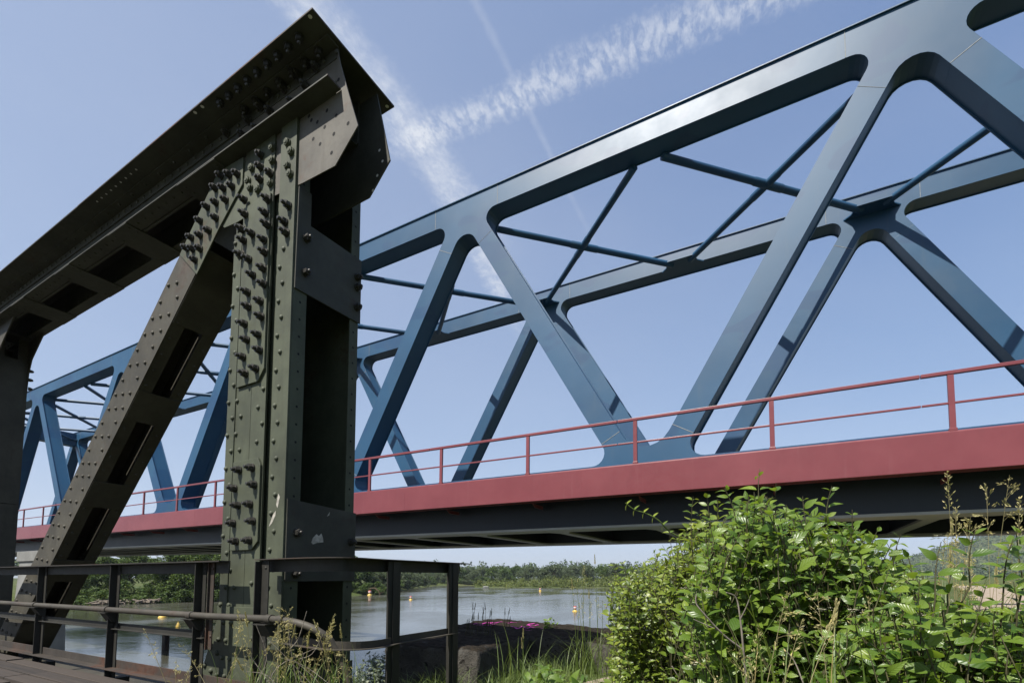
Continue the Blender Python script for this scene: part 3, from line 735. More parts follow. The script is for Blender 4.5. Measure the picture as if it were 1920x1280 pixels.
# top chord ---------------------------------------------------------
XE = -3.06; XL = -13.5; ZW = 4.392
mb = MB()
mb.box(XL, -3.105, 2.575, 2.592, 3.975, ZW)               # front web
mb.box(XL, -3.30, 2.985, 3.000, 3.975, ZW)                # back web
mb.box(XL, -3.040, 2.424, 2.560, 3.966, 3.980)            # outer angle below
mb.box(XL, -3.10, 2.560, 2.574, 3.966, 4.085)
mb.box(XL, -3.09, 2.455, 2.574, ZW - 0.017, ZW - 0.003); mb.box(XL, -3.10, 2.560, 2.574, ZW - 0.11, ZW - 0.0175)
mb.box(XL, -4.62, 2.593, 2.620, 3.967, 3.979)             # inner edges of the soffit
mb.box(XL, -3.32, 2.905, 3.030, 3.967, 3.974)
mb.box(XL, XE, 2.284, 3.195, ZW, ZW + 0.016)              # cover plates
for k in range(70):
    x = XL + 0.05 + k * 0.15
    mb.dome((x, 2.559, ZW - 0.06), NF, 0.019, 0.016)
    if x < -4.7: mb.dome((x + 0.03, 2.50, 3.9655), (0, 0, -1), 0.016, 0.012); mb.dome((x, 2.975, 4.1), NF, 0.016, 0.012)
    if x < -4.7: mb.dome((x + 0.07, 2.559, 4.035), NF, 0.017, 0.014)
    if x < -4.6 and k % 2: mb.dome((x, 2.50, ZW - 0.0172), (0, 0, -1), 0.017, 0.014)
for x in [-6.9 + 0.115 * i for i in range(9)]:
    mb.disc((x, 2.36, ZW - 0.0006), (0, 0, -1), 0.011, 2)  # white discs paint daylight showing through the flange holes
for x in (-3.115, -4.62, -4.74): mb.disc((x, 2.31, ZW - 0.0006), (0, 0, -1), 0.016, 2)
mb.disc((-3.11, 3.155, ZW - 0.0006), (0, 0, -1), 0.016, 2)
mb.box(XE + 0.0003, XE + 0.003, 2.284, 3.195, ZW, ZW + 0.016, 1); mb.box(-7.2, XE, 2.2815, 2.2838, ZW + 0.001, ZW + 0.0155, 1); mb.box(-3.0405, -3.037, 2.424, 2.56, 3.966, 3.98, 1)
chord = ob(mb, 'top_chord', [M['chord'], M['rusty'], M['white_paint_hole_light']], None, 0.002)
mb = MB(); mb.box(-4.70, XE - 0.02, 2.298, 3.18, ZW + 0.0165, ZW + 0.031); mb.box(-4.5, XE - 0.15, 2.30, 3.17, ZW + 0.0315, ZW + 0.044); ob(mb, 'cover_plate', M['rusty'], chord, 0.002)
for a, b in ((-5.26, -4.60), (-6.75, -6.32), (-8.24, -7.80), (-9.77, -9.30), (-11.3, -10.85), (-12.8, -12.35)):
    mb = MB(); mb.box(a, b, 2.425, 3.028, 3.955, 3.9655)
    for x in (a + 0.06, b - 0.06):
        for y in (2.48, 2.56, 2.96): mb.dome((x, y, 3.955), (0, 0, -1), 0.014, 0.008)
    ob(mb, 'batten_plate', M['chord'], chord, 0.002)
def gpoly(dx=0): return [(-4.45, 3.45), (-3.484, 3.356), (-3.091, 3.339), (-2.839, 3.568), (-2.958, 3.91), (-3.06, 4.215), (-3.10, 4.37), (-4.45, 4.37)]
mb = MB(); mb.prism(gpoly(), 2.566, 2.5745 + 0.0)
for x, z in [(-3.206,3.875),(-3.399,3.883),(-3.322,3.829),(-3.092,3.774),(-3.228,3.739),(-2.950,3.637),(-3.114,3.624),(-3.368,3.698),(-3.279,3.612),(-3.135,3.469),(-3.431,3.936),(-3.077,4.082)]:
    mb.disc((x, 2.5652, z), NF, 0.017, 1)
ob(mb, 'gusset_plate', [M['gusset'], M['hole_shade']], chord)
mb = MB(); mb.prism([(-4.3, 3.40), (-3.79, 3.40), (-3.158, 3.407), (-2.915, 3.655), (-3.09, 4.37), (-4.3, 4.37)], 3.002, 3.016)
for x, z in ((-3.00, 3.68), (-3.06, 3.57), (-3.11, 3.45), (-3.04, 3.80)): mb.disc((x, 3.0012, z), NF, 0.013, 1)  # white discs paint daylight coming through the plate
ob(mb, 'gusset_plate', [M['chord'], M['white_paint_hole_light']], chord)
B_CH = [(-4.62,4.32),(-4.28,4.29),(-4.08,4.33),(-3.75,4.33),(-3.56,4.36),(-3.47,4.22),(-3.33,4.31),(-3.95,4.22),(-4.36,4.18),(-3.64,4.15),(-4.14,4.14),(-4.45,4.12)]
bolts(chord, B_CH, 2.558, ST_S)
for i in range(9):
    o = bpy.data.objects.new('bolt', ST_S); COL.objects.link(o); o.parent = chord
    o.location = (-3.31 - i * 0.139, 2.36, ZW - 0.001); o.rotation_euler = (math.pi / 2, 0, brnd.uniform(0, 1))
for i in range(7):
    o = bpy.data.objects.new('bolt', ST_S); COL.objects.link(o); o.parent = chord
    o.location = (-3.25 - i * 0.17, 2.50, ZW - 0.017); o.rotation_euler = (math.pi / 2, 0, brnd.uniform(0, 1))

# diagonal ----------------------------------------------------------
DL = Vector((-4.332, -4.082)).normalized()
A0 = Vector((-5.383, 3.34)); A1 = Vector((-4.69, 3.394))
pL = lambda t: A0 + DL * t
nrm2 = Vector((0.686, -0.728))          # across the member, towards its lower edge
WD = 0.434
mb = MB()
def dpt(t, s): 
    p = pL(t) + nrm2 * s; return (p.x, p.y)
mb.prism([dpt(-0.85, 0.0), dpt(-0.85, WD), dpt(7.6, WD), dpt(7.6, 0)], 2.548, 2.566)                  # front plate
mb.prism([dpt(-0.85, 0.0), dpt(-0.85, WD), dpt(7.6, WD), dpt(7.6, 0)], 2.974, 2.990)                  # back plate
for ya, yb in ((2.567, 2.680), (2.862, 2.973)):          # flange strips, upper and lower side
    ya2, yb2 = (ya, 2.842) if ya < 2.7 else (ya, yb)  # upper front strip widened so only a thin slit of sun falls inside
    mb.prism([dpt(-0.3, 0.001), dpt(-0.3, 0.012), dpt(7.6, 0.012), dpt(7.6, 0.001)], ya2, yb2)
    mb.prism([dpt(0, WD - 0.012), dpt(0, WD - 0.001), dpt(7.6, WD - 0.001), dpt(7.6, WD - 0.012)], ya, yb)
for t0, t1 in ((-0.3, 0.6), (1.35, 1.75), (2.7, 3.1), (4.05, 4.45), (5.3, 5.7), (6.6, 7.3)):
    mb.prism([dpt(t0, -0.010), dpt(t0, 0.0), dpt(t1, 0.0), dpt(t1, -0.010)], 2.556, 2.984)
t = 0.22; k = 0
while t < 6.9:
    for q in ((0.068, 0.199, 0.33) if (1, 0, 1, 1, 0)[k % 5] else (0.068, 0.33)):
        p = dpt(t - 0.817 * (q - 0.2), q)
        if t - 0.817 * (q - 0.2) > 0.16: mb.dome((p[0], 2.548, p[1]), NF, 0.022, 0.019)
    for q, yy in ((WD - 0.013, 2.66), (WD, 2.60), (WD, 2.93)):
        p = dpt(t + 0.1, q); mb.dome((p[0], yy, p[1]), (nrm2.x, 0, nrm2.y) if q == WD else (-nrm2.x, 0, -nrm2.y), 0.016, 0.012)
    p = dpt(t + 0.1, WD - 0.013); mb.dome((p[0], 2.875, p[1]), (-nrm2.x, 0, -nrm2.y), 0.015, 0.014)
    for q in (0.10, 0.30): p = dpt(t + 0.05, q); mb.dome((p[0], 2.974, p[1]), NF, 0.016, 0.012)
    t += 0.205; k += 1
dg = ob(mb, 'diagonal', M['diag'], None, 0.002)
for t0, t1 in ((-0.3, 0.55), (1.42, 1.82), (2.75, 3.15), (4.08, 4.48), (5.3, 5.7), (6.6, 7.3)):
    mb = MB(); mb.prism([dpt(t0, WD), dpt(t0, WD + 0.01), dpt(t1, WD + 0.01), dpt(t1, WD)], 2.556, 2.984)
    ob(mb, 'batten_plate', M['diag'], dg, 0.002)
mb = MB(); mb.prism([(-5.36, 3.325), (-5.02, 3.005), (-4.655, 3.365), (-4.31, 3.66), (-4.31, 3.93), (-4.72, 3.96)], 2.532, 2.5475)
spd = ob(mb, 'splice_plate', M['column'], dg, 0.003)
mb = MB(); mb.prism([(-4.66, 3.40), (-4.60, 3.35), (-4.41, 3.33), (-4.29, 3.33), (-4.29, 3.9), (-4.45, 3.9)], 2.5495, 2.562)
ob(mb, 'gusset_plate', M['column'], dg, 0.002)
mb = MB(); mb.prism([(-5.80, 3.62), (-5.0, 2.95), (-4.405, 2.45), (-4.405, 3.96), (-5.80, 3.96)], 2.993, 3.004); ob(mb, 'gusset_plate', M['chord'], dg)  # fill plate added behind the joint to block the sky gap
bolts(dg, [(-4.737,3.787),(-4.596,3.729),(-4.451,3.687),(-4.508,3.828),(-4.374,3.777),(-4.645,3.875),(-4.548,3.592),(-4.715,3.629),(-4.866,3.646),(-4.703,3.469),(-4.981,3.544),(-4.815,3.380),(-4.968,3.387),(-5.128,3.419),(-5.208,3.337),(-5.096,3.291),(-4.956,3.243),(-5.042,3.157)], 2.531, ST_S)

# next upright, at the left edge --------------------------------------
mb = MB()
mb.box(-11.75, -11.0, 2.55, 2.57, -1.6, 4.0); mb.box(-11.015, -11.0, 2.571, 2.70, -1.6, 3.96); mb.box(-11.015, -11.0, 2.86, 2.979, -1.6, 3.96)
mb.box(-11.75, -11.0, 2.98, 3.0, -1.6, 4.0); mb.box(-11.75, -11.735, 2.571, 2.979, -1.6, 3.96)
mb.prism([(-11.0, 3.0), (-10.93, 3.30), (-10.60, 3.62), (-10.10, 3.98), (-11.2, 4.3), (-11.2, 3.0)], 2.551, 2.569)
mb.prism([(-11.0, 3.0), (-10.95, 3.40), (-10.85, 3.62), (-10.39, 3.97), (-11.2, 4.3), (-11.2, 3.0)], 2.981, 2.999)
for z in (3.15, 3.3, 3.45):
    mb.dome((-10.97, 3.0, z), (0.3, 1, 0), 0.03, 0.06)
for z in [-1.2 + 0.16 * i for i in range(30)]:
    mb.dome((-11.1, 2.55, z), NF, 0.022, 0.018)
up2 = ob(mb, 'upright', M['diag'], None, 0.002)
for z0, z1 in ((1.2, 3.6), (-1.5, 1.19)):
    mb = MB(); mb.box(-10.999, -10.989, 2.56, 2.99, z0, z1); ob(mb, 'batten_plate', M['diag'], up2)
mb = MB(); mb.box(-13.5, -3.7, 2.56, 2.98, -1.65, -1.13); mb.box(-13.5, -3.7, 2.5, 3.04, -1.128, -1.116)
ob(mb, 'bottom_chord', M['diag'], None, 0.003)

# deck ----------------------------------------------------------------
mb = MB(); drnd = random.Random(3); y = 2.275
while y > -1.2:
    x = -14.0; 
    while x < -3.7:
        L = drnd.uniform(2.5, 4.5); x2 = min(x + L, -3.7)
        dz = drnd.uniform(-0.012, 0.012); mb.box(x + 0.004, x2 - 0.004, y - 0.162, y - 0.014, -0.99 + dz, -0.935 + dz); x = x2
    y -= 0.185
ob(mb, 'plank_deck', M['wood'], None, 0.004)
mb = MB(); mb.box(-14, -3.62, 2.385, 2.395, -0.90, -0.815); mb.box(-14, -3.62, 2.288, 2.384, -0.90, -0.890)
ob(mb, 'toe_plate', M['rusty'], None, 0.002)
mb = MB()
for x in (-4.2, -5.9, -7.7, -9.5, -11.3): mb.box(x - 0.06, x + 0.06, -1.2, 2.5, -1.30, -0.992)
ob(mb, 'floor_beam', M['rail'])

# railing ---------------------------------------------------------------
rl = empty('railing'); rl.parent = old; rl.matrix_parent_inverse = Matrix.Translation(old.location).inverted()
def rb(mb, name, mats, bevel=0.0):
    o = mb.build(name, mats, rl, bevel); return o
def lpost(x, y0, z0, z1, dx=0.034, dy=0.068):
    mb = MB(); mb.box(x - dx, x + dx, y0 - 0.010, y0, z0, z1); mb.box(x - dx, x - dx + 0.010, y0 - dy, y0 - 0.0105, z0, z1)
    for z in (z1 - 0.05, -0.49): mb.dome((x + 0.015, y0 - 0.010, z), NF, 0.012, 0.008)
    return mb
for x in (-11.2, -9.5, -7.70, -5.89, -4.36):
    rb(lpost(x, 2.384, -1.03, 0.125), 'post', M['rail'], 0.002)
mb = lpost(-4.24, 2.384, -0.60, 0.125, 0.03, 0.03); rb(mb, 'post', M['rusty'], 0.002)
rb(lpost(-3.53, 2.384, -1.0, 0.125, 0.05, 0.06), 'post', M['rail'], 0.002)
mb = MB(); mb.box(-14, -4.02, 2.30, 2.398, 0.127, 0.135); mb.box(-14, -4.02, 2.386, 2.398, 0.035, 0.1265); rb(mb, 'top_rail', [M['rail']], 0.002)
mb = MB(); mb.box(-14, -4.02, 2.30, 2.400, 0.1355, 0.139); rb(mb, 'top_rail_edge', M['rusty'])
mb = MB(); mb.box(-14, -4.30, 2.397, 2.405, -0.515, -0.455); mb.box(-14, -4.30, 2.345, 2.396, -0.515, -0.507); rb(mb, 'middle_rail', M['rail'], 0.002)
def sweep(mb, path, prof, mi=0):
    """Sweep an (offset, z) profile along a plan path of (x, y, z) points."""
    n = len(prof); vs = []; k = len(path)
    for i, p in enumerate(path):
        a = Vector(path[max(i - 1, 0)][:2]); b = Vector(path[min(i + 1, k - 1)][:2]); t_ = (b - a).normalized(); nn = Vector((t_.y, -t_.x))
        for q in prof: vs.append((p[0] + nn.x * q[0], p[1] + nn.y * q[0], p[2] + q[1]))
    fs = [(i * n + j, (i + 1) * n + j, (i + 1) * n + (j + 1) % n, i * n + (j + 1) % n) for i in range(k - 1) for j in range(n)]
    fs += [tuple(range(n)), tuple(range((k - 1) * n, k * n))[::-1]]
    mb.add(vs, fs, mi)
def smooth_path(pts, n=6):
    out = []; P = [Vector(p) for p in pts]; P = [P[0] * 2 - P[1]] + P + [P[-1] * 2 - P[-2]]
    for i in range(1, len(P) - 2):
        for k in range(n):
            t = k / n; a, b, c, d = P[i - 1:i + 3]
            out.append(tuple(0.5 * ((2 * b) + (c - a) * t + (2 * a - 5 * b + 4 * c - d) * t * t + (-a + 3 * b - 3 * c + d) * t ** 3)))
    out.append(tuple(P[-2])); return out
tp = smooth_path([(-3.63, 2.40, 0.143), (-3.2, 2.39, 0.145), (-2.93, 2.39, 0.145), (-2.74, 2.48, 0.145), (-2.79, 2.8, 0.145), (-2.81, 3.1, 0.145), (-2.83, 3.6, 0.145), (-2.86, 4.0, 0.145), (-2.93, 4.25, 0.145)])
mb = MB(); sweep(mb, tp, [(-0.05, 0), (0.05, 0), (0.05, -0.007), (-0.05, -0.007)]); rb(mb, 'top_rail', M['rusty'])
mb = MB(); sweep(mb, [(p[0], p[1], p[2]) for p in tp[:-3]], [(-0.045, -0.0075), (-0.035, -0.0075), (-0.035, -0.10), (-0.045, -0.10)]); rb(mb, 'top_rail_web', M['rail'])
bp = smooth_path([(-3.32, 2.43, -0.435), (-3.05, 2.43, -0.445), (-2.84, 2.45, -0.452), (-2.72, 2.60, -0.462), (-2.75, 2.85, -0.476), (-2.81, 3.1, -0.478), (-2.82, 3.6, -0.478), (-2.84, 3.95, -0.478)])
mb = MB(); sweep(mb, bp, [(-0.006, 0), (0.0, 0), (0.0, -0.058), (-0.006, -0.058)]); sweep(mb, bp, [(0.0, -0.052), (0.048, -0.052), (0.048, -0.058), (0.0, -0.0585)]); rb(mb, 'middle_rail', M['pipe'])
for (x, y) in ((-2.825, 3.03), (-2.835, 3.86)):
    mb = MB(); mb.box(x - 0.055, x + 0.03, y - 0.006, y, -1.75, 0.13); mb.box(x + 0.018, x + 0.03, y - 0.075, y - 0.007, -1.75, 0.13); mb.box(x + 0.031, x + 0.041, y - 0.03, y + 0.055, -1.75, 0.13)
    rb(mb, 'post', M['rail'], 0.002)
# pipe handrail and its brackets
pp = [(-14, 2.315, -0.325), (-9, 2.315, -0.322), (-6, 2.315, -0.318), (-4.1, 2.315, -0.315), (-3.35, 2.315, -0.305)]
pp += smooth_path([(-3.23, 2.318, -0.308), (-3.07, 2.33, -0.323), (-2.955, 2.355, -0.352), (-2.885, 2.40, -0.400), (-2.855, 2.445, -0.452), (-2.80, 2.50, -0.58), (-2.76, 2.53, -0.74), (-2.74, 2.55, -1.0), (-2.74, 2.55, -1.5)], 4)
mb = MB(); mb.tube(pp, 0.027, 12)
for x in (-13.0, -11.3, -9.5, -7.75, -5.95, -4.42, -3.36, -3.22): mb.tube([(x - 0.03, 2.315, -0.319 if x < -4 else -0.306), (x + 0.03, 2.315, -0.318 if x < -4 else -0.306)], 0.034, 12)
rb(mb, 'pipe_handrail', M['pipe'])
for x in (-11.2, -9.5, -7.70, -5.93, -4.40, -3.42):
    mb = MB(); mb.prism([(2.28, -0.352), (2.384, -0.352), (2.384, -0.45), (2.34, -0.44)], x - 0.07, x + 0.055, plane='yz'); mb.box(x - 0.09, x + 0.07, 2.27, 2.384, -0.3515, -0.345)
    rb(mb, 'bracket', M['rail'])

# ------------------------------------------------------------------ old abutment wall beside the end of the old bridge
def wall_block(x0, x1, y0, y1, z1, seed, step=0.06, tilt=0.0, skew=0.0):
    """A worn concrete block: a rounded box, its skin pushed about by noise."""
    mb = MB(); z0 = -2.6
    us = int((x1 - x0) / step); vs_ = int((y1 - y0) / step); ws = int((z1 - z0) / step)
    def P(x, y, z):
        cxm, cym = (x0 + x1) / 2, (y0 + y1) / 2
        r = 0.055
        qx = min(max(x, x0 + r), x1 - r); qy = min(max(y, y0 + r), y1 - r); qz = min(z, z1 - r)
        d = Vector((x - qx, y - qy, z - qz))
        if d.length > 1e-6: p = Vector((qx, qy, qz)) + d.normalized() * r
        else: p = Vector((x, y, z))
        q = Vector((x * 1.0, y, z)) + Vector((seed, 0, 0))
        nv = mnoise.noise(q * 1.6) * 0.035 + mnoise.noise(q * 6.0) * 0.022 + mnoise.noise(q * 17) * 0.012 + mnoise.noise(q * 38) * 0.006
        nn = d.normalized() if d.length > 1e-6 else Vector((0, 0, 1))
        p = p + nn * nv; p.z += tilt * (x - x0); p.x += skew * (y - y0)
        return p
    def grid(f, nu, nv):
        pts = [P(*f(i / nu, j / nv)) for j in range(nv + 1) for i in range(nu + 1)]
        mb.add(pts, [(j * (nu + 1) + i, j * (nu + 1) + i + 1, (j + 1) * (nu + 1) + i + 1, (j + 1) * (nu + 1) + i) for j in range(nv) for i in range(nu)], 0, True)
    L = lambda a, b, t: a + (b - a) * t
    grid(lambda u, v: (L(x0, x1, u), L(y0, y1, v), z1), us, vs_)
    grid(lambda u, v: (L(x0, x1, u), y0, L(z0, z1, v)), us, ws)
    grid(lambda u, v: (L(x1, x0, u), y1, L(z0, z1, v)), us, ws)
    grid(lambda u, v: (x0, L(y1, y0, u), L(z0, z1, v)), vs_, ws)
    grid(lambda u, v: (x1, L(y0, y1, u), L(z0, z1, v)), vs_, ws)
    return mb, P
wall = empty('abutment_wall', (-3, 5.5, -2.6))
tag(wall, 'low mossy broken concrete wall with bright pink paint marks on its top', 'wall')
def wb(mb, name, mats):
    o = mb.build(name, mats); o.parent = wall; o.matrix_parent_inverse = Matrix.Translation(wall.location).inverted(); return o
m1_, P1 = wall_block(-4.22, -2.90, 4.42, 6.0, -0.775, 3.0, step=0.035, tilt=0.01, skew=-0.12)
wb(m1_, 'block', M['wall'])
m2_, P2 = wall_block(-4.42, -1.75, 5.95, 7.7, -0.735, 11.0, step=0.04, tilt=-0.03, skew=-0.25)
wb(m2_, 'block', M['wall'])
def strip(mb, pts, wd):
    prev = None; vs = []
    for i, p in enumerate(pts):
        a = Vector(pts[max(i - 1, 0)]); b = Vector(pts[min(i + 1, len(pts) - 1)]); t = (b - a).normalized(); n = Vector((-t.y, t.x))
        for s_ in (-1, 1):
            q = Vector(p) + n * wd * s_; z = P2(q.x, q.y, -0.735); vs.append((z.x, z.y, z.z + 0.008))
    mb.add(vs, [(2 * i, 2 * i + 1, 2 * i + 3, 2 * i + 2) for i in range(len(pts) - 1)])
def dense(pts, n=8):
    out = []
    for a, b in zip(pts[:-1], pts[1:]):
        for k in range(n): out.append((a[0] + (b[0] - a[0]) * k / n, a[1] + (b[1] - a[1]) * k / n))
    return out + [pts[-1]]
mb = MB()
strip(mb, dense([(-4.35, 6.55), (-4.15, 6.85), (-3.9, 7.1), (-3.6, 7.35)]), 0.012)
strip(mb, dense([(-4.2, 6.6), (-4.0, 6.75), (-3.92, 6.9)]), 0.010)
strip(mb, [(-3.32 + 0.10 * math.cos(a * 0.42), 7.12 + 0.14 * math.sin(a * 0.42)) for a in range(16)], 0.016)
strip(mb, dense([(-3.62, 6.80), (-3.42, 6.62), (-3.45, 6.86), (-3.28, 6.66), (-3.28, 6.84), (-3.05, 6.78)]), 0.017)
strip(mb, dense([(-3.30, 6.46), (-3.18, 6.52)]), 0.018)
wb(mb, 'paint_mark', M['pink'])

# ------------------------------------------------------------------ buoys, pile, mast
def buoy(x, y, kind, label, s=1.0, group=None):
    s *= 0.84; b = empty('buoy', (x, y, -5)); tag(b, label, 'buoy', group)
    if kind == 'top':
        mb = MB(); mb.lathe((0, 0, 0), [(0.0, -0.25), (0.40 * s, -0.2), (0.46 * s, 0.0), (0.44 * s, 0.14 * s), (0.20 * s, 0.30 * s), (0.17 * s, 0.48 * s)], 18); mb.build('float', M['yellow'], b)
        mb = MB(); mb.lathe((0, 0, 0), [(0.17 * s, 0.48 * s), (0.28 * s, 0.50 * s), (0.28 * s, 0.62 * s)], 18, 0); mb.lathe((0, 0, 0), [(0.281 * s, 0.621 * s), (0.30 * s, 0.70 * s), (0.30 * s, 0.80 * s)], 18, 1)
        mb.lathe((0, 0, 0), [(0.301 * s, 0.801 * s), (0.30 * s, 0.92 * s), (0.22 * s, 0.98 * s), (0.0, 1.0 * s)], 18, 0); mb.build('top_mark', [M['red_paint'], M['white_paint_hole_light']], b)
    else:
        mb = MB(); mb.lathe((0, 0, 0), [(0.0, -0.3), (0.55 * s, -0.2), (0.6 * s, 0.05), (0.5 * s, 0.22 * s), (0.15 * s, 0.34 * s)] if kind == 'disc' else [(0.0, -0.3), (0.30 * s, -0.1), (0.32 * s, 0.1), (0.16 * s, 0.45 * s), (0.05 * s, 0.62 * s)], 18); mb.build('float', M['yellow'], b)
        mb = MB(); mb.tube([(0, 0, 0.3 * s), (0, 0, 0.5 * s)] if kind == 'disc' else [(0, 0, 0.6 * s), (0, 0, 0.72 * s)], 0.06 * s, 8); mb.build('lifting_eye', M['yellow'], b)
    return b
GB = 'navigation buoys on the river'
buoy(-27.45, 67.9, 'top', 'yellow buoy with red and white top, nearest the leafy shrubs on the right', 1.0, GB)
buoy(-74.0, 85.4, 'top', 'yellow buoy with red and white top, seen between the two bare railing posts', 1.05, GB)
buoy(-81.0, 166.0, 'top', 'small distant red-topped buoy in front of the scrub island', 1.35, GB)
buoy(-68.6, 32.6, 'disc', 'flat yellow buoy floating behind the railing, below the tree bank', 1.0, GB)
buoy(-54.0, 27.1, 'cone', 'small pointed yellow buoy just above the rusty pile', 0.95, GB)
b_ = buoy(-102.5, 101.0, 'top', 'red and white topped buoy washed against the fallen tree on the bank', 1.7, GB)
mb = MB(); mb.lathe((-129, 203, -5.0), [(0.4, 0), (1.0, 0.1), (1.1, 0.5), (0.8, 0.8), (0, 0.9)], 12); mb.tube([(-128.6, 203, -4.5), (-127.0, 203, -4.6)], 0.35, 8)
tag(mb.build('stranded_float', M['concrete']), 'pale stranded float lying at the tip of the scrub island', 'float')
mb = MB(); mb.box(-38.16, -37.84, 18.16, 18.19, -8, -3.75); mb.box(-38.16, -37.84, 18.46, 18.49, -8, -3.75); mb.box(-38.015, -37.985, 18.191, 18.459, -8, -3.75)
tag(mb.build('steel_pile', M['rusty']), 'rusty steel pile sticking out of the river behind the railing', 'pile')
mb = MB(); bx, by = at(1082, 1060, 640).x, at(1082, 1060, 640).y
mb.tube([(bx, by, -3), (bx, by, 22)], [0.7, 0.25], 8)
for z in (19, 16.5, 14): mb.box(bx - 2.2, bx + 2.2, by - 0.15, by + 0.15, z, z + 0.3)
tag(mb.build('mast', M['rail']), 'thin mast rising above the far woods', 'mast')

# ------------------------------------------------------------------ vegetation
rnd = random.Random(11)
def rv(r=rnd): 
    while True:
        v = Vector((r.uniform(-1, 1), r.uniform(-1, 1), r.uniform(-1, 1)))
        if 0.05 < v.length < 1: return v.normalized()
ST_T = (0, .13, .32, .52, .72, .88, 1.0); ST_W = (.06, .62, .98, 1.0, .68, .28, .0)
def leaf(mb, b, d, n, L, Wd, droop=0.3, fold=0.25, mi=0):
    """One leaf blade: ovate with a drawn-out tip, folded along the midrib and arching over."""
    d = d.normalized(); s = d.cross(n); s = s.normalized() if s.length > 1e-5 else d.orthogonal().normalized(); n = s.cross(d)
    vs = []; uv = []
    for t, w_ in zip(ST_T, ST_W):
        p = b + d * (L * t) - n * (droop * L * t * t)
        hw = Wd * w_ / 2
        vs += [p - s * hw + n * (fold * hw), p, p + s * hw + n * (fold * hw)]; uv += [(0.5 - 0.5 * w_, t), (0.5, t), (0.5 + 0.5 * w_, t)]
    fs = []
    for i in range(len(ST_T) - 1):
        a = 3 * i; fs += [(a, a + 1, a + 4, a + 3), (a + 1, a + 2, a + 5, a + 4)]
    mb.add(vs, fs, mi, True, uv)
SX_T = (0, .3, .7, 1.0); SX_W = (.1, 1.0, .75, .0)
def leaf_s(mb, b, d, n, L, Wd, droop=0.25, fold=0.2, mi=0):
    d = d.normalized(); s = d.cross(n); s = s.normalized() if s.length > 1e-5 else d.orthogonal().normalized(); n = s.cross(d)
    vs = []
    for t, w_ in zip(SX_T, SX_W):
        p = b + d * (L * t) - n * (droop * L * t * t); hw = Wd * w_ / 2
        vs += [p - s * hw + n * (fold * hw), p, p + s * hw + n * (fold * hw)]
    fs = []
    for i in range(3):
        a = 3 * i; fs += [(a, a + 1, a + 4, a + 3), (a + 1, a + 2, a + 5, a + 4)]
    mb.add(vs, fs, mi, True)
UP = Vector((0, 0, 1)); LIT = (SUN + UP * 0.6).normalized()
def umbel(mb, p, r, rr, mi=0):
    for k in range(16):
        q = p + Vector((rr.uniform(-r, r), rr.uniform(-r, r), rr.uniform(-0.2 * r, 0.35 * r)))
        for j in range(4):
            a = j * math.pi / 2 + rr.random(); leaf_s(mb, q, Vector((math.cos(a), math.sin(a), 0.3)), UP, r * 0.34, r * 0.16, 0.1, 0.1, mi)
def shoot(ml, ms, tip, dr, ln, pairs, Lf, rr, small=False, mf=None):
    """A leafy shoot: opposite pairs of leaves, each turned a quarter from the last, smaller to the tip."""
    side = rv(rr); pts = []
    for i in range(5):
        t = i / 4; p = tip - dr * ln * (1 - t) - UP * (0.10 * ln * (1 - t) ** 2) + side * (0.06 * ln * math.sin(t * 3.1)); pts.append(p)
    ms.tube(pts, [0.0028, 0.0025, 0.0022, 0.0018, 0.0012], 5, cap=False)
    az0 = rr.uniform(0, math.pi)
    u = dr.orthogonal().normalized(); v = dr.cross(u)
    for k in range(pairs):
        t = (k + 0.4) / pairs; i = min(int(t * 4), 3); f = t * 4 - i; p = pts[i] * (1 - f) + pts[i + 1] * f
        sz = Lf * (1.0 - 0.5 * max(0, t - 0.45) / 0.55) * rr.uniform(0.75, 1.3)
        for sgn in (0, math.pi):
            a = az0 + (k % 2) * math.pi / 2 + sgn + rr.uniform(-.35, .35)
            d = (u * math.cos(a) + v * math.sin(a)) * 1.0 + dr * (0.35 + 0.5 * t) + UP * rr.uniform(-0.25, 0.15)
            n = (LIT * 0.8 + Vector((0, -0.35, 0)) + rv(rr) * 0.72 + dr * 0.2)
            if small: leaf_s(ml, p, d, n, sz, sz * rr.uniform(0.5, 0.68), rr.uniform(0.05, 0.4), 0.2)
            else:
                q = p + d.normalized() * (0.12 * sz); leaf(ml, q, d, n, sz, sz * rr.uniform(0.40, 0.58), rr.uniform(0.05, 0.75), rr.uniform(0.1, 0.45))
    return pts[0]
def inside(poly, x, y):
    c = False; n = len(poly)
    for i in range(n):
        a = poly[i]; b = poly[i - 1]
        if (a[1] > y) != (b[1] > y) and x < (b[0] - a[0]) * (y - a[1]) / (b[1] - a[1]) + a[0]: c = not c
    return c
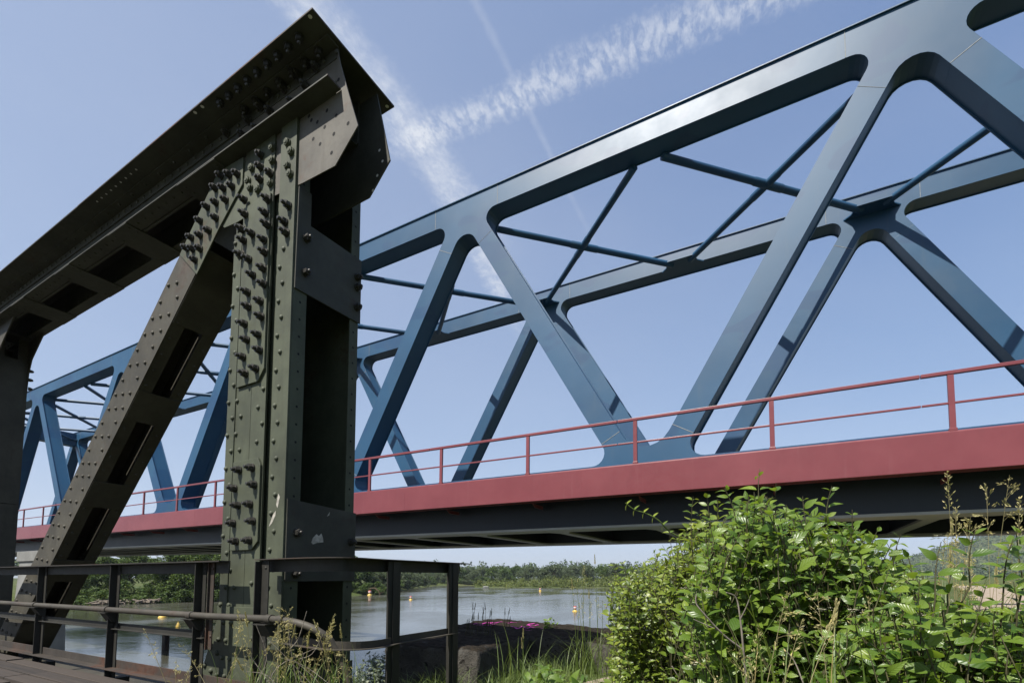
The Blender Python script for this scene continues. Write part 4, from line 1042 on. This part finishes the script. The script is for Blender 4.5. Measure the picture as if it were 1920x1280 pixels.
def shrub(name, label, outline, dmin, dmax, count, Lf, ln, roots, seed, mleaf, tips=(), small=False, blossoms=0, pairs=(3, 5), group=None, cat='shrub'):
    """A shrub whose crown fills the given outline (seen from the bank) between two depths; stems run down to the roots."""
    rr = random.Random(seed); ml = MB(); ms = MB(); mf = MB()
    xs = [p[0] for p in outline]; ys = [p[1] for p in outline]
    spots = [at(*t) for t in tips]
    n = 0
    while n < count:
        x = rr.uniform(min(xs), max(xs)); y = rr.uniform(min(ys), max(ys))
        if not inside(outline, x, y): continue
        spots.append(at(x, y, dmin + (dmax - dmin) * rr.random() ** 0.8)); n += 1
    base = [Vector((r_[0], r_[1], ground_h(r_[0], r_[1]) - 0.03)) for r_ in roots]
    for i, p in enumerate(spots):
        top = i < len(tips)
        b = min(base, key=lambda q: (Vector((q.x, q.y)) - Vector((p.x, p.y))).length + rr.uniform(0, 0.5))
        away = (p - b); away.z *= 0.9; dr = (away.normalized() * 0.6 + UP * 0.55 + rv(rr) * (0.25 if top else 0.55)).normalized()
        if p.z - 0.1 < ground_h(p.x, p.y): continue
        e = shoot(ml, ms, p, dr, ln * rr.uniform(0.75, 1.2), rr.randint(*pairs) + (1 if top else 0), Lf * (1.12 if top else (rr.uniform(1.3, 1.75) if rr.random() < 0.10 else rr.uniform(0.6, 1.2))), rr, small)
        if i % 4 == 0 or top:
            mid = (b * 0.35 + e * 0.65) + Vector((0, 0, 0.10)) + rv(rr) * 0.05
            ms.tube([b, b * 0.72 + mid * 0.28 + rv(rr) * 0.10, b * 0.4 + mid * 0.6 + rv(rr) * 0.08, mid, e], [0.0052, 0.0046, 0.004, 0.0034, 0.003], 5, cap=False)
        if rr.random() < blossoms: umbel(mf, p + UP * 0.015, 0.028, rr)
    root = empty(name, base[0]); tag(root, label, cat, group)
    for mb, nm, m_ in ((ml, 'foliage', mleaf), (ms, 'stem', M['stem']), (mf, 'blossom', M['petal'])):
        if mb.v:
            o = mb.build(nm, m_); o.parent = root; o.matrix_parent_inverse = Matrix.Translation(root.location).inverted()
    return root
def rootpts(*px):  # ground points under the given pixels and depths
    return [(at(x, 1280, d).x, at(x, 1280, d).y) for x, d in px]

shrub('dogwood_shrub', 'tall dogwood shrub with broad glossy leaves reaching up in front of the red bridge edge',
      [(1310, 1010), (1370, 950), (1420, 915), (1470, 960), (1540, 945), (1610, 990), (1680, 1020), (1740, 1080), (1750, 1290), (1290, 1290), (1280, 1120)],
      1.95, 2.9, 1450, 0.057, 0.23, rootpts((1380, 2.5), (1470, 2.3), (1560, 2.4), (1650, 2.5)), 21, M['leaf_dogwood'],
      tips=[(1425, 878, 2.2), (1358, 915, 2.2), (1505, 930, 2.15), (1560, 910, 2.2), (1598, 955, 2.15), (1455, 905, 2.25), (1330, 960, 2.4), (1650, 985, 2.2), (1690, 1000, 2.2), (1400, 940, 2.2), (1475, 945, 2.2), (1535, 980, 2.3)], blossoms=0.07)
shrub('low_dogwood_shrub', 'low dogwood shrub with large leaves filling the lower right corner',
      [(1560, 1180), (1640, 1120), (1720, 1130), (1800, 1125), (1870, 1140), (1940, 1130), (1940, 1300), (1540, 1300)],
      1.6, 2.6, 820, 0.054, 0.18, rootpts((1640, 1.9), (1760, 1.9), (1860, 1.9)), 33, M['leaf_dogwood'],
      tips=[(1700, 1035, 1.9), (1765, 1015, 1.8), (1830, 990, 1.8), (1790, 1060, 1.8), (1900, 1010, 1.7), (1725, 1085, 1.8), (1850, 1095, 1.7), (1905, 985, 1.75), (1680, 1110, 1.8), (1900, 1090, 1.7)], blossoms=0.05)
shrub('wild_rose_shrub', 'dense bright green wild rose shrub with small leaves beside the river view',
      [(1150, 1075), (1200, 1050), (1250, 1035), (1290, 1015), (1340, 1030), (1390, 1100), (1400, 1290), (1170, 1285), (1140, 1240), (1150, 1180), (1140, 1130)],
      3.9, 5.2, 1250, 0.056, 0.30, rootpts((1200, 4.7), (1270, 4.4), (1340, 4.5)), 45, M['leaf_vine'], small=False, blossoms=0.035, pairs=(4, 6),
      tips=[(1150, 1055, 4.6), (1165, 1052, 4.5), (1185, 1060, 4.4), (1270, 1010, 4.4), (1225, 1030, 4.4)])
shrub('elder_shrub', 'light green elder shoots standing between the rose and the tall dogwood',
      [(1235, 1020), (1290, 985), (1330, 955), (1370, 975), (1400, 1060), (1400, 1160), (1290, 1120), (1240, 1060)],
      3.0, 3.7, 230, 0.058, 0.30, rootpts((1310, 3.4), (1350, 3.3)), 51, M['leaf_vine'], small=False, pairs=(4, 6),
      tips=[(1300, 930, 3.1), (1325, 925, 3.0), (1345, 935, 3.1), (1255, 990, 3.3), (1285, 985, 3.2), (1310, 960, 3.1), (1300, 1000, 3.2)])
shrub('nettle_patch', 'low leafy nettles growing at the foot of the mossy wall',
      [(985, 1262), (1040, 1240), (1070, 1262), (1110, 1268), (1120, 1300), (975, 1300)], 3.6, 4.6, 46, 0.085, 0.20, rootpts((1020, 4.1), (1080, 4.1)), 61, M['leaf_low'], pairs=(2, 4), cat='plant')
shrub('silvery_willow', 'small silvery willow bush below the end of the old bridge',
      [(655, 1275), (672, 1240), (690, 1215), (710, 1222), (725, 1215), (735, 1250), (735, 1310), (655, 1310)], 8.0, 9.2, 150, 0.075, 0.40, [(-7.0, 5.9), (-6.6, 6.3)], 71, M['leaf_silver'], small=True, pairs=(5, 7))
shrub('wall_seedling', 'small leafy seedling growing on top of the mossy wall', [(1018, 1172), (1024, 1150), (1040, 1150), (1042, 1172)], 7.4, 7.5, 7, 0.07, 0.16, [(-2.95, 7.0)], 73, M['leaf_low'], small=True, pairs=(2, 3), cat='plant')

# trailing hop shoot reaching left of the shrubs
mb = MB(); ml = MB(); hs = smooth_path([tuple(at(*p)) for p in ((1330, 1030, 3.6), (1262, 1000, 3.55), (1235, 975, 3.5), (1212, 962, 3.5), (1190, 955, 3.5), (1172, 942, 3.5))], 5)
mb.tube(hs, [0.006 - 0.004 * i / len(hs) for i in range(len(hs))], 6)
for i in range(4, len(hs), 4):
    for sg in (-1, 1): leaf_s(ml, Vector(hs[i]), Vector((0.3 * sg, 0.2, 0.5 * sg)), LIT, 0.05, 0.03)
hop = empty('hop_vine', hs[0]); tag(hop, 'bare hop tendril arching out over the dark girder', 'vine')
for q, nm, m_ in ((mb, 'stem', M['grass']), (ml, 'foliage', M['leaf_vine'])):
    o = q.build(nm, m_); o.parent = hop; o.matrix_parent_inverse = Matrix.Translation(hop.location).inverted()

# --- grasses
def blade(mb, p, az, h, wd, lean, mi=0, seg=4):
    d = Vector((math.cos(az), math.sin(az), 0)); s = Vector((-d.y, d.x, 0)); vs = []
    for i in range(seg + 1):
        t = i / seg; q = p + UP * (h * (t - 0.28 * lean * t * t)) + d * (h * lean * t * t * 0.8); w_ = wd * (1 - t) ** 0.7 / 2
        vs += [q - s * w_, q + s * w_]
    mb.add(vs, [(2 * i, 2 * i + 1, 2 * i + 3, 2 * i + 2) for i in range(seg)], mi, True)
def stalk(mb, base, tip, r, mi, sag=0.0, n=6):
    base = Vector(base); tip = Vector(tip); pts = []
    for i in range(n + 1):
        t = i / n; pts.append(base * (1 - t) + tip * t + Vector((0, 0, sag * math.sin(t * math.pi))))
    mb.tube(pts, [r * (1 - 0.6 * i / n) for i in range(n + 1)], 4, mi, cap=False); return pts
def spike(mb, pts, ln, rr, mi, spread, L=0.012, wd=0.004, nper=3, cnt=16):
    """Spikelets along the last stretch of a stalk."""
    tip = pts[-1]; d = (pts[-1] - pts[-2]).normalized()
    for k in range(cnt):
        t = k / cnt; q = tip - d * (ln * (1 - t))
        for j in range(nper):
            o = rv(rr); o = (o - d * o.dot(d)); dd = (d * (1.0 - 0.3 * spread) + o * spread).normalized()
            q2 = q + o * (spread * 0.02 * (1 - t) * rr.uniform(0.3, 2.6))
            leaf_s(mb, q2, dd, rv(rr), L * rr.uniform(0.7, 1.3), wd, 0.1, 0.3, mi)
def grass_clump(name, label, stalks, seed, mst, msd, blades=0, bm=None, spread_b=0.1, bh=0.4, cat='grass', group=None):
    rr = random.Random(seed); ms = MB(); mh = MB(); mbz = MB()
    for (bx, by, bd, tx, ty, td, kind) in stalks:
        b = at(bx, by, bd); tip = at(tx, ty, td)
        pts = stalk(ms, b, tip, 0.0013 * max(1.0, bd / 2.0), 0, sag=rr.uniform(-0.01, 0.02))
        if kind == 'spike': spike(mh, pts, 0.09, rr, 0, 0.16, 0.014, 0.006, 4, 18)
        elif kind == 'panicle': spike(mh, pts, 0.17, rr, 0, 0.75, 0.014, 0.0045, 3, 18)
        elif kind == 'loose':
            d = (pts[-1] - pts[-2]).normalized()
            for k in range(9):
                q = pts[-1] - d * (0.20 * (1 - k / 9)); o = rv(rr); e = q + (d * 0.6 + o * 0.7 - UP * 0.15) * rr.uniform(0.03, 0.085)
                sp = stalk(ms, q, e, 0.0007, 0, 0.004, 3); spike(mh, sp, 0.03, rr, 0, 0.3, 0.011, 0.0038, 2, 5)
        for _ in range(blades):
            az = rr.uniform(0, 6.28); p = b + Vector((rr.uniform(-spread_b, spread_b), rr.uniform(-spread_b, spread_b), 0)); p.z = max(p.z, ground_h(p.x, p.y))
            blade(mbz, p, az, bh * rr.uniform(0.5, 1.2), 0.006, rr.uniform(0.2, 1.2))
    b0 = at(*stalks[0][:3]); root = empty(name, b0); tag(root, label, cat, group)
    for q, nm, m_ in ((ms, 'stalk', mst), (mh, 'seed_head', msd), (mbz, 'blade', bm or mst)):
        if q.v:
            o = q.build(nm, m_); o.parent = root; o.matrix_parent_inverse = Matrix.Translation(root.location).inverted()
    return root
gr = random.Random(4)
st = []
for i in range(18):
    x = gr.uniform(1755, 1925); d = gr.uniform(1.9, 3.0); ty = gr.uniform(960, 1130); st.append((x + gr.uniform(-25, 25), 1300, d, x + gr.uniform(-15, 15), ty, d, gr.choice(['panicle', 'loose', 'loose', 'spike'])))
st += [(1800, 1290, 2.2, 1776, 882, 2.2, 'panicle'), (1838, 1290, 2.1, 1893, 890, 2.1, 'loose'), (1862, 1290, 2.1, 1850, 915, 2.1, 'loose'), (1905, 1290, 2.0, 1912, 930, 2.0, 'panicle'), (1795, 1290, 2.3, 1792, 950, 2.3, 'panicle'), (1870, 1290, 2.1, 1868, 1060, 2.1, 'spike')]
grass_clump('tall_grass', 'tall seeding grass with straw-coloured panicles at the right edge', st, 81, M['straw'], M['seed'], 5, M['grass'], 0.12, 0.6)
st = []
for i in range(26):
    x = gr.uniform(440, 640); d = gr.uniform(2.95, 3.3); st.append((x + gr.uniform(-40, 40), 1300, d, x + gr.uniform(-30, 20), gr.uniform(1140, 1235), d - 0.05, gr.choice(['loose', 'loose', 'panicle', 'spike'])))
st += [(480, 1300, 3.05, 460, 1148, 3.0, 'spike'), (468, 1300, 3.05, 445, 1142, 3.0, 'panicle'), (500, 1300, 3.0, 530, 1150, 3.0, 'loose'), (620, 1300, 3.0, 610, 1195, 3.0, 'loose'), (640, 1300, 3.0, 625, 1215, 3.0, 'loose')]
grass_clump('dry_weeds', 'straggly seeding weeds and dry stems at the foot of the old end post', st, 83, M['straw'], M['seed'], 4, M['grass'], 0.12, 0.30)
st = [(320, 1300, 3.3, 276, 1190, 3.25, 'loose'), (395, 1300, 3.2, 348, 1215, 3.2, 'loose'), (330, 1300, 3.2, 330, 1235, 3.2, 'loose'), (345, 1300, 3.2, 358, 1248, 3.2, 'panicle')]
grass_clump('dry_weeds', 'few thin dry grass stalks in front of the river at the deck edge', st, 85, M['straw'], M['seed'])
st = []
for i in range(17): x = gr.uniform(868, 922); st.append((x, 1192, 6.6, x + gr.uniform(-4, 9), gr.uniform(1122, 1165), 6.6, 'spike'))
st += [(946, 1178, 6.7, 947, 1140, 6.7, 'spike'), (948, 1178, 6.7, 956, 1139, 6.7, 'spike'), (955, 1176, 6.7, 957, 1155, 6.7, 'spike')]
grass_clump('wall_grass', 'thin dark grass stalks standing behind the mossy wall', st, 87, M['stem'], M['stem'])
st = []
for (bx, tx, ty) in ((1085, 1072, 1085), (1100, 1080, 1092), (1092, 1095, 1060), (1110, 1104, 1105), (1118, 1122, 1118), (1102, 1090, 1120), (1124, 1115, 1040), (1080, 1086, 1130), (1128, 1130, 1130), (1098, 1108, 1128)):
    st.append((bx, 1262, 4.9, tx, ty, 4.9, gr.choice(['spike', 'loose', 'panicle'])))
st += [(982, 1275, 4.2, 981, 1177, 4.2, 'spike'), (984, 1275, 4.2, 978, 1196, 4.2, 'spike')]
grass_clump('tall_grass', 'thin upright grass stalks beside the rose shrub, against the river', st, 89, M['grass'], M['seed'], 9, M['grass'], 0.22, 0.5)
st = []
for i in range(15):
    x = gr.uniform(1330, 1760); d = gr.uniform(1.45, 1.95); st.append((x + gr.uniform(-40, 40), 1300, d, x + gr.uniform(-45, 45), gr.uniform(1095, 1235), d, gr.choice(['loose', 'loose', 'panicle', 'spike'])))
grass_clump('tall_grass', 'straw-coloured grass stalks growing up through the front of the dogwood', st, 93, M['straw'], M['seed'], 3, M['grass'], 0.1, 0.4)
# dead branches: each twig a part of its branch
def dead_branch(label, twigs):
    root = empty('dead_branch', at(*twigs[0][0][0])); tag(root, label, 'branch')
    for pts, r in twigs:
        mb = MB(); P = smooth_path([tuple(at(*p)) for p in pts], 4); mb.tube(P, [r * (1 - 0.6 * i / (len(P) - 1)) for i in range(len(P))], 6)
        o = mb.build('twig', M['twig']); o.parent = root; o.matrix_parent_inverse = Matrix.Translation(root.location).inverted()
dead_branch('bare grey dead branch in front of the green shrubs', [
    (((1402, 1300, 1.95), (1395, 1230, 1.92), (1388, 1160, 1.9), (1380, 1120, 1.9), (1362, 1110, 1.88)), .005),
    (((1388, 1160, 1.9), (1398, 1140, 1.88), (1408, 1115, 1.86)), .003), (((1390, 1215, 1.92), (1355, 1188, 1.9), (1320, 1150, 1.88), (1305, 1130, 1.88), (1306, 1112, 1.88)), .004),
    (((1345, 1180, 1.9), (1318, 1168, 1.88), (1300, 1160, 1.88)), .0025), (((1510, 1290, 1.7), (1490, 1240, 1.72), (1470, 1215, 1.72)), .003), (((1260, 1248, 2.6), (1270, 1265, 2.6), (1285, 1290, 2.6)), .0035)])
tw = []
for (x0, y0, x1, y1, x2, y2) in ((520, 1300, 470, 1230, 455, 1205), (600, 1300, 545, 1240, 500, 1195), (560, 1300, 545, 1215, 540, 1160), (640, 1300, 575, 1250, 520, 1230), (500, 1300, 520, 1250, 590, 1215), (545, 1215, 560, 1195, 575, 1145), (560, 1235, 585, 1225, 605, 1190), (470, 1300, 500, 1235, 480, 1170), (530, 1300, 500, 1265, 462, 1258), (610, 1300, 590, 1270, 548, 1235), (580, 1300, 560, 1262, 570, 1225)):
    tw.append((((x0, y0, 3.0), (x1, y1, 2.98), (x2, y2, 2.95)), gr.uniform(.002, .0035)))
dead_branch('tangle of bare dead twigs at the foot of the end post', tw)
# ground grass: many short blades, one mass
mb = MB(); n = 0
while n < 15000:
    x = gr.uniform(-3.4, 1.5); y = gr.uniform(1.6, 9.5)
    on = min(math.hypot(x - p[0], y - p[1]) - p[2] * 0.9 for p in ((-1.9, 5.2, .3), (-1.75, 5.5, .38), (-1.4, 6.1, .5), (-1.0, 6.8, .6), (-0.5, 8, .8), (0.1, 9.2, 1)))
    if on < 0 and gr.random() > 0.10: continue
    if x < -2.8 and y > 4.3: continue
    if y > 5.9 and x < -1.75: continue
    if math.hypot(x, y) < 1.8: continue
    blade(mb, Vector((x, y, ground_h(x, y) - 0.01)), gr.uniform(0, 6.28), gr.uniform(0.10, 0.38) * (1.0 if y > 3.5 else 0.7), gr.uniform(0.004, 0.009), gr.uniform(0.3, 1.5)); n += 1
tag(mb.build('ground_grass', M['grass']), 'green grass carpeting the bank around the wall and shrubs', 'grass', kind='stuff')

# --- trees
def crown_mesh(name, seed, blobs, leaves, size, mats, h, rad, trunk=True, flat=1.0):
    """A crown of leaf clumps spread over and through many uneven lobes; returns (foliage mesh, trunk mesh)."""
    rr = random.Random(seed); mb = MB(); lobes = []
    for i in range(blobs):
        a = rr.uniform(0, 6.28); q = math.sqrt(rr.random()) * rad * 0.72; z = h * (0.08 + 0.78 * rr.random())
        q *= (1.15 - 0.75 * abs(z / h - 0.45))
        lobes.append((Vector((q * math.cos(a), q * math.sin(a), z)), rad * rr.uniform(0.26, 0.46)))
    for i in range(leaves):
        c, r = lobes[rr.randrange(blobs)]; d = rv(rr)
        if d.z < -0.35 and rr.random() < 0.6: d.z = -d.z
        p = c + Vector((d.x, d.y, d.z * 0.8 * flat)) * (r * rr.uniform(0.55, 1.08))
        nrm = (d * 0.7 + rv(rr) * 0.8).normalized(); u = nrm.orthogonal().normalized(); v = nrm.cross(u); an = rr.uniform(0, 6.28)
        u, v = u * math.cos(an) + v * math.sin(an), v * math.cos(an) - u * math.sin(an); s = size * rr.uniform(0.6, 1.3)
        mb.add([p - u * s, p - v * s * 0.55, p + u * s, p + v * s * 0.55], [(0, 1, 2, 3)])
    me = bpy.data.meshes.new(name); me.from_pydata(mb.v, [], mb.f); me.materials.append(mats)
    tm = None
    if trunk:
        t = MB(); t.tube([(0, 0, -0.5), (0.1, 0, h * 0.25), (0.0, 0.15, h * 0.6)], [h * 0.028, h * 0.022, h * 0.010], 8)
        for k in range(6):
            c, r = lobes[k]; t.tube([(0.05, 0.05, h * rr.uniform(0.2, 0.4)), c * 0.5 + Vector((0, 0, h * 0.15)), c], [h * 0.012, h * 0.008, h * 0.003], 5)
        tm = bpy.data.meshes.new('trunk'); tm.from_pydata(t.v, [], t.f); tm.materials.append(M['bark'])
    return me, tm
P_NEAR = [crown_mesh('crown', s, 30, 7500, 0.25, M['leaf_tree'], 10, 4.2) for s in (1, 2, 3)]
P_MID = [crown_mesh('crown', s, 20, 2600, 0.36, M['leaf_willow'], 10, 4.8) for s in (4, 5, 6)] + [crown_mesh('crown', 7, 20, 2600, 0.36, M['leaf_tree'], 10, 4.4)]
P_BUSH = [crown_mesh('crown', s, 16, 2600, 0.19, M['leaf_tree'], 4, 2.6) for s in (8, 9)]
def tree(name, label, proto, x, y, s, sx=1.0, group=None, z=None):
    t = empty(name, (x, y, (ground_h(x, y) if z is None else z) - 0.1), (0, 0, rnd.uniform(0, 6.28))); t.scale = (s * sx, s * sx, s); tag(t, label, 'tree' if 'tree' in name or 'willow' in name else 'bush', group)
    for me, nm in ((proto[0], 'crown'), (proto[1], 'trunk')):
        o = bpy.data.objects.new(nm, me); COL.objects.link(o); o.parent = t
    return t
def on_bank(px, dist):   # ground position seen in that direction
    d = ray(px, 1082); d.z = 0; d.normalize(); return d * dist
LB = [(118, 138, .74), (150, 132, .72), (182, 136, .80), (212, 142, .80), (243, 158, 1.25), (292, 150, .80), (322, 128, .92), (346, 138, 1.12), (372, 124, 1.06), (398, 134, 1.22), (424, 126, 1.15), (452, 138, 1.25), (480, 142, 1.2), (505, 150, 1.2), (540, 150, 1.2), (580, 150, 1.1), (620, 150, 1.1), (655, 155, 1.0), (676, 158, .92), (700, 178, .72), (716, 190, .70)]
for i, (px, ds, s) in enumerate(LB):
    p = on_bank(px, ds)
    where = 'left of the second railing post' if px < 230 else ('left of the end post' if px < 440 else ('behind the end post' if px < 660 else 'just right of the end post'))
    tree('bank_tree', ['dark leafy tree', 'bushy green tree', 'round dense tree'][i % 3] + ' on the left bank, ' + where, P_NEAR[i % 3], p.x, p.y, s, 1.05, 'trees on the left river bank')
for i, px in enumerate((112, 128, 142, 156, 170, 186, 202, 218, 232, 258, 272, 286, 302, 318, 330, 345, 358, 372, 386, 400, 414, 428, 442, 664, 676, 688, 702, 716)):
    p = on_bank(px, 121 + (i % 3) * 3 if px < 500 else 150); 
    tree('bank_bush', 'low green bush at the waterline of the left bank, ' + ('left of the end post' if px < 500 else 'right of the end post'), P_BUSH[i % 2], p.x, p.y, rnd.uniform(0.7, 1.15), 1.25, 'bushes along the left waterline')
mr = random.Random(9)
for i in range(34):
    px = 705 + i * 14.5 + mr.uniform(-5, 5); ds = mr.uniform(312, 335) + (0 if i % 2 else 25)
    if 800 < px < 822: continue
    p = on_bank(px, ds); s = mr.uniform(0.85, 1.25); k = 3 if mr.random() < 0.3 else i % 3
    tree('willow_tree' if k < 3 else 'bank_tree', ('grey-green round willow tree' if k < 3 else 'darker green tree') + ' on the far bank across the river' + (', left of the scrub island' if px < 890 else ', behind the scrub island'), P_MID[k], p.x, p.y, s, 1.15, 'trees on the far bank')
# willow scrub and small trees right down to the far waterline
for i in range(46):
    px = 700 + i * 4.4; ds = 120.0; dv = on_bank(px, 1)
    while ds < 420 and ground_h(dv.x * ds, dv.y * ds) < -4.7: ds += 1.0
    if i % 3 == 2: ds += mr.uniform(8, 16)
    ds += mr.uniform(1, 5); big = mr.random() < 0.45
    q = mr.uniform(0.8, 1.3)
    if big: tree('willow_tree', 'pale willow at the far waterline, between the railing posts and the island', P_MID[i % 3], dv.x * ds, dv.y * ds, 0.62 * q, 1.1, 'willows at the far waterline')
    else: tree('bank_bush', 'low bush at the water edge of the far bank, left of the scrub island', P_BUSH[i % 2], dv.x * ds, dv.y * ds, 1.05 * q, 1.4, 'bushes along the far waterline')
# scrub island
ir = random.Random(12); mb = MB()
def clump(mb, c, r, hh, n, s, rr):
    for i in range(n):
        d = rv(rr); d.z = abs(d.z); p = c + Vector((d.x * r, d.y * r, d.z * hh)) * rr.uniform(0.6, 1.05)
        nrm = (d + rv(rr) * 0.8).normalized(); u = nrm.orthogonal().normalized(); v = nrm.cross(u); an = rr.uniform(0, 6.28); u, v = u * math.cos(an) + v * math.sin(an), v * math.cos(an) - u * math.sin(an)
        q = s * rr.uniform(0.6, 1.3); mb.add([p - u * q, p - v * q * .55, p + u * q, p + v * q * .55], [(0, 1, 2, 3)])
for i in range(330):
    t = ir.random(); px = 893 + t * 700; base = on_bank(px, 100); ds = 243 + ir.uniform(0, 26) + 10 * sstep(0, .1, .1 - t); p = on_bank(px, ds)
    hh = (4.2 + 2.2 * sstep(0.0, 0.35, t)) * ir.uniform(0.75, 1.15); clump(mb, Vector((p.x, p.y, -5.1)), ir.uniform(1.6, 3.4), hh, 75, 0.40, ir)
tag(mb.build('island_scrub', M['leaf_island']), 'yellow-green willow scrub covering the low island in the river', 'scrub', kind='stuff')
mb = MB()
for i in range(30):
    a = on_bank(893 + i * 24, 240 + (12 if i == 0 else 0)); b = on_bank(893 + i * 24, 275); mb.add([(a.x - 6, a.y, -5.25), (a.x, a.y, -4.85), (b.x, b.y, -4.6), (b.x - 6, b.y, -5.0)], [(0, 1, 2, 3)])
iv = []
for i in range(33):
    px = 890 + i * 24; a = on_bank(px, 240 + (14 if i == 0 else 0)); m_ = on_bank(px, 246 + (10 if i == 0 else 0)); b = on_bank(px, 276); iv += [(a.x, a.y, -5.3), (m_.x, m_.y, -4.7), (b.x, b.y, -4.6)]
mb = MB(); mb.add(iv, [(3 * i + j, 3 * i + 3 + j, 3 * i + 4 + j, 3 * i + 1 + j) for i in range(32) for j in range(2)], 0, True)
tag(mb.build('island', M['ground']), kind='structure')
# far woods and wooded hillside
fr = random.Random(14); mb = MB()
for i in range(900):
    px = fr.uniform(-60, 1560); ds = fr.uniform(560, 900); 
    if 1005 < px < 1032: ds += 250
    p = on_bank(px, ds); tall = 22 + 4 * mnoise.noise(Vector((px * 0.012, 0, 3))) * 1.8
    clump(mb, Vector((p.x, p.y, -3 + tall * 0.25)), fr.uniform(5, 8), tall * fr.uniform(0.65, 0.85), 60, 1.9, fr)
tag(mb.build('far_woods', M['leaf_far']), 'long belt of dark green woods beyond the far river bank', 'woods', kind='stuff')
mb = MB(); n = 0
while n < 2600:
    px = fr.uniform(1480, 2300); ds = fr.uniform(900, 2100); p = on_bank(px, ds); z = ground_h(p.x, p.y)
    if z < 2 and fr.random() > 0.25: continue
    clump(mb, Vector((p.x, p.y, z)), fr.uniform(6, 10), fr.uniform(9, 15), 16, 2.4, fr); n += 1
tag(mb.build('hillside_woods', M['leaf_far']), 'dark wooded hillside behind the meadow on the right', 'woods', kind='stuff')
# rubble and driftwood on the left bank, fallen tree at its end
mb = MB(); dr_ = random.Random(15)
for i in range(150):
    px = dr_.uniform(170, 300); p = on_bank(px, dr_.uniform(117.5, 122)); z = ground_h(p.x, p.y); a = dr_.uniform(0, 6.28); L = dr_.uniform(0.5, 2.2)
    c = Vector((p.x, p.y, max(z, -5) + dr_.uniform(0, 0.7))); d = Vector((math.cos(a), math.sin(a), dr_.uniform(-.3, .3))) * L / 2; mb.tube([c - d, c + d], dr_.uniform(0.06, 0.18), 5)
tag(mb.build('driftwood', M['driftwood']), 'bleached heap of driftwood on the left bank under the trees', 'driftwood', kind='stuff')
mb = MB(); c = on_bank(700, 147)
mb.tube([(c.x - 4, c.y, -4.4), (c.x - 1.5, c.y, -3.2), (c.x + 0.6, c.y, -3.0), (c.x + 2.2, c.y, -3.8), (c.x + 2.8, c.y, -5.1)], [0.28, 0.24, 0.2, 0.16, 0.1], 7)
for k in range(9): 
    q = dr_.uniform(-3, 3); mb.tube([(c.x + q, c.y, -4.6), (c.x + q + dr_.uniform(-2, 2), c.y + dr_.uniform(-1, 1), -4.6 + dr_.uniform(-0.3, 1.4))], [0.12, 0.04], 5)
tag(mb.build('fallen_tree', M['bark']), 'bare fallen tree with an arched trunk in the water by the left bank', 'tree')

# ------------------------------------------------------------------ the air over the valley
hz = MB(); hz.box(-3150, 3150, -400, 3650, -8.0, 260)
ho = hz.build('haze', bpy.data.materials.new('haze_air')); tag(ho, 'thin pale summer haze over the river valley', 'haze', kind='stuff')
hm = ho.data.materials[0]; hm.use_nodes = True; HN = NT(hm.node_tree); HN.n.clear()
pv_ = HN.add('ShaderNodeVolumePrincipled'); pv_.inputs['Color'].default_value = (0.80, 0.88, 1.0, 1); pv_.inputs['Density'].default_value = 0.00011; pv_.inputs['Anisotropy'].default_value = 0.2
hout = HN.add('ShaderNodeOutputMaterial'); HN.l.new(pv_.outputs[0], hout.inputs['Volume'])
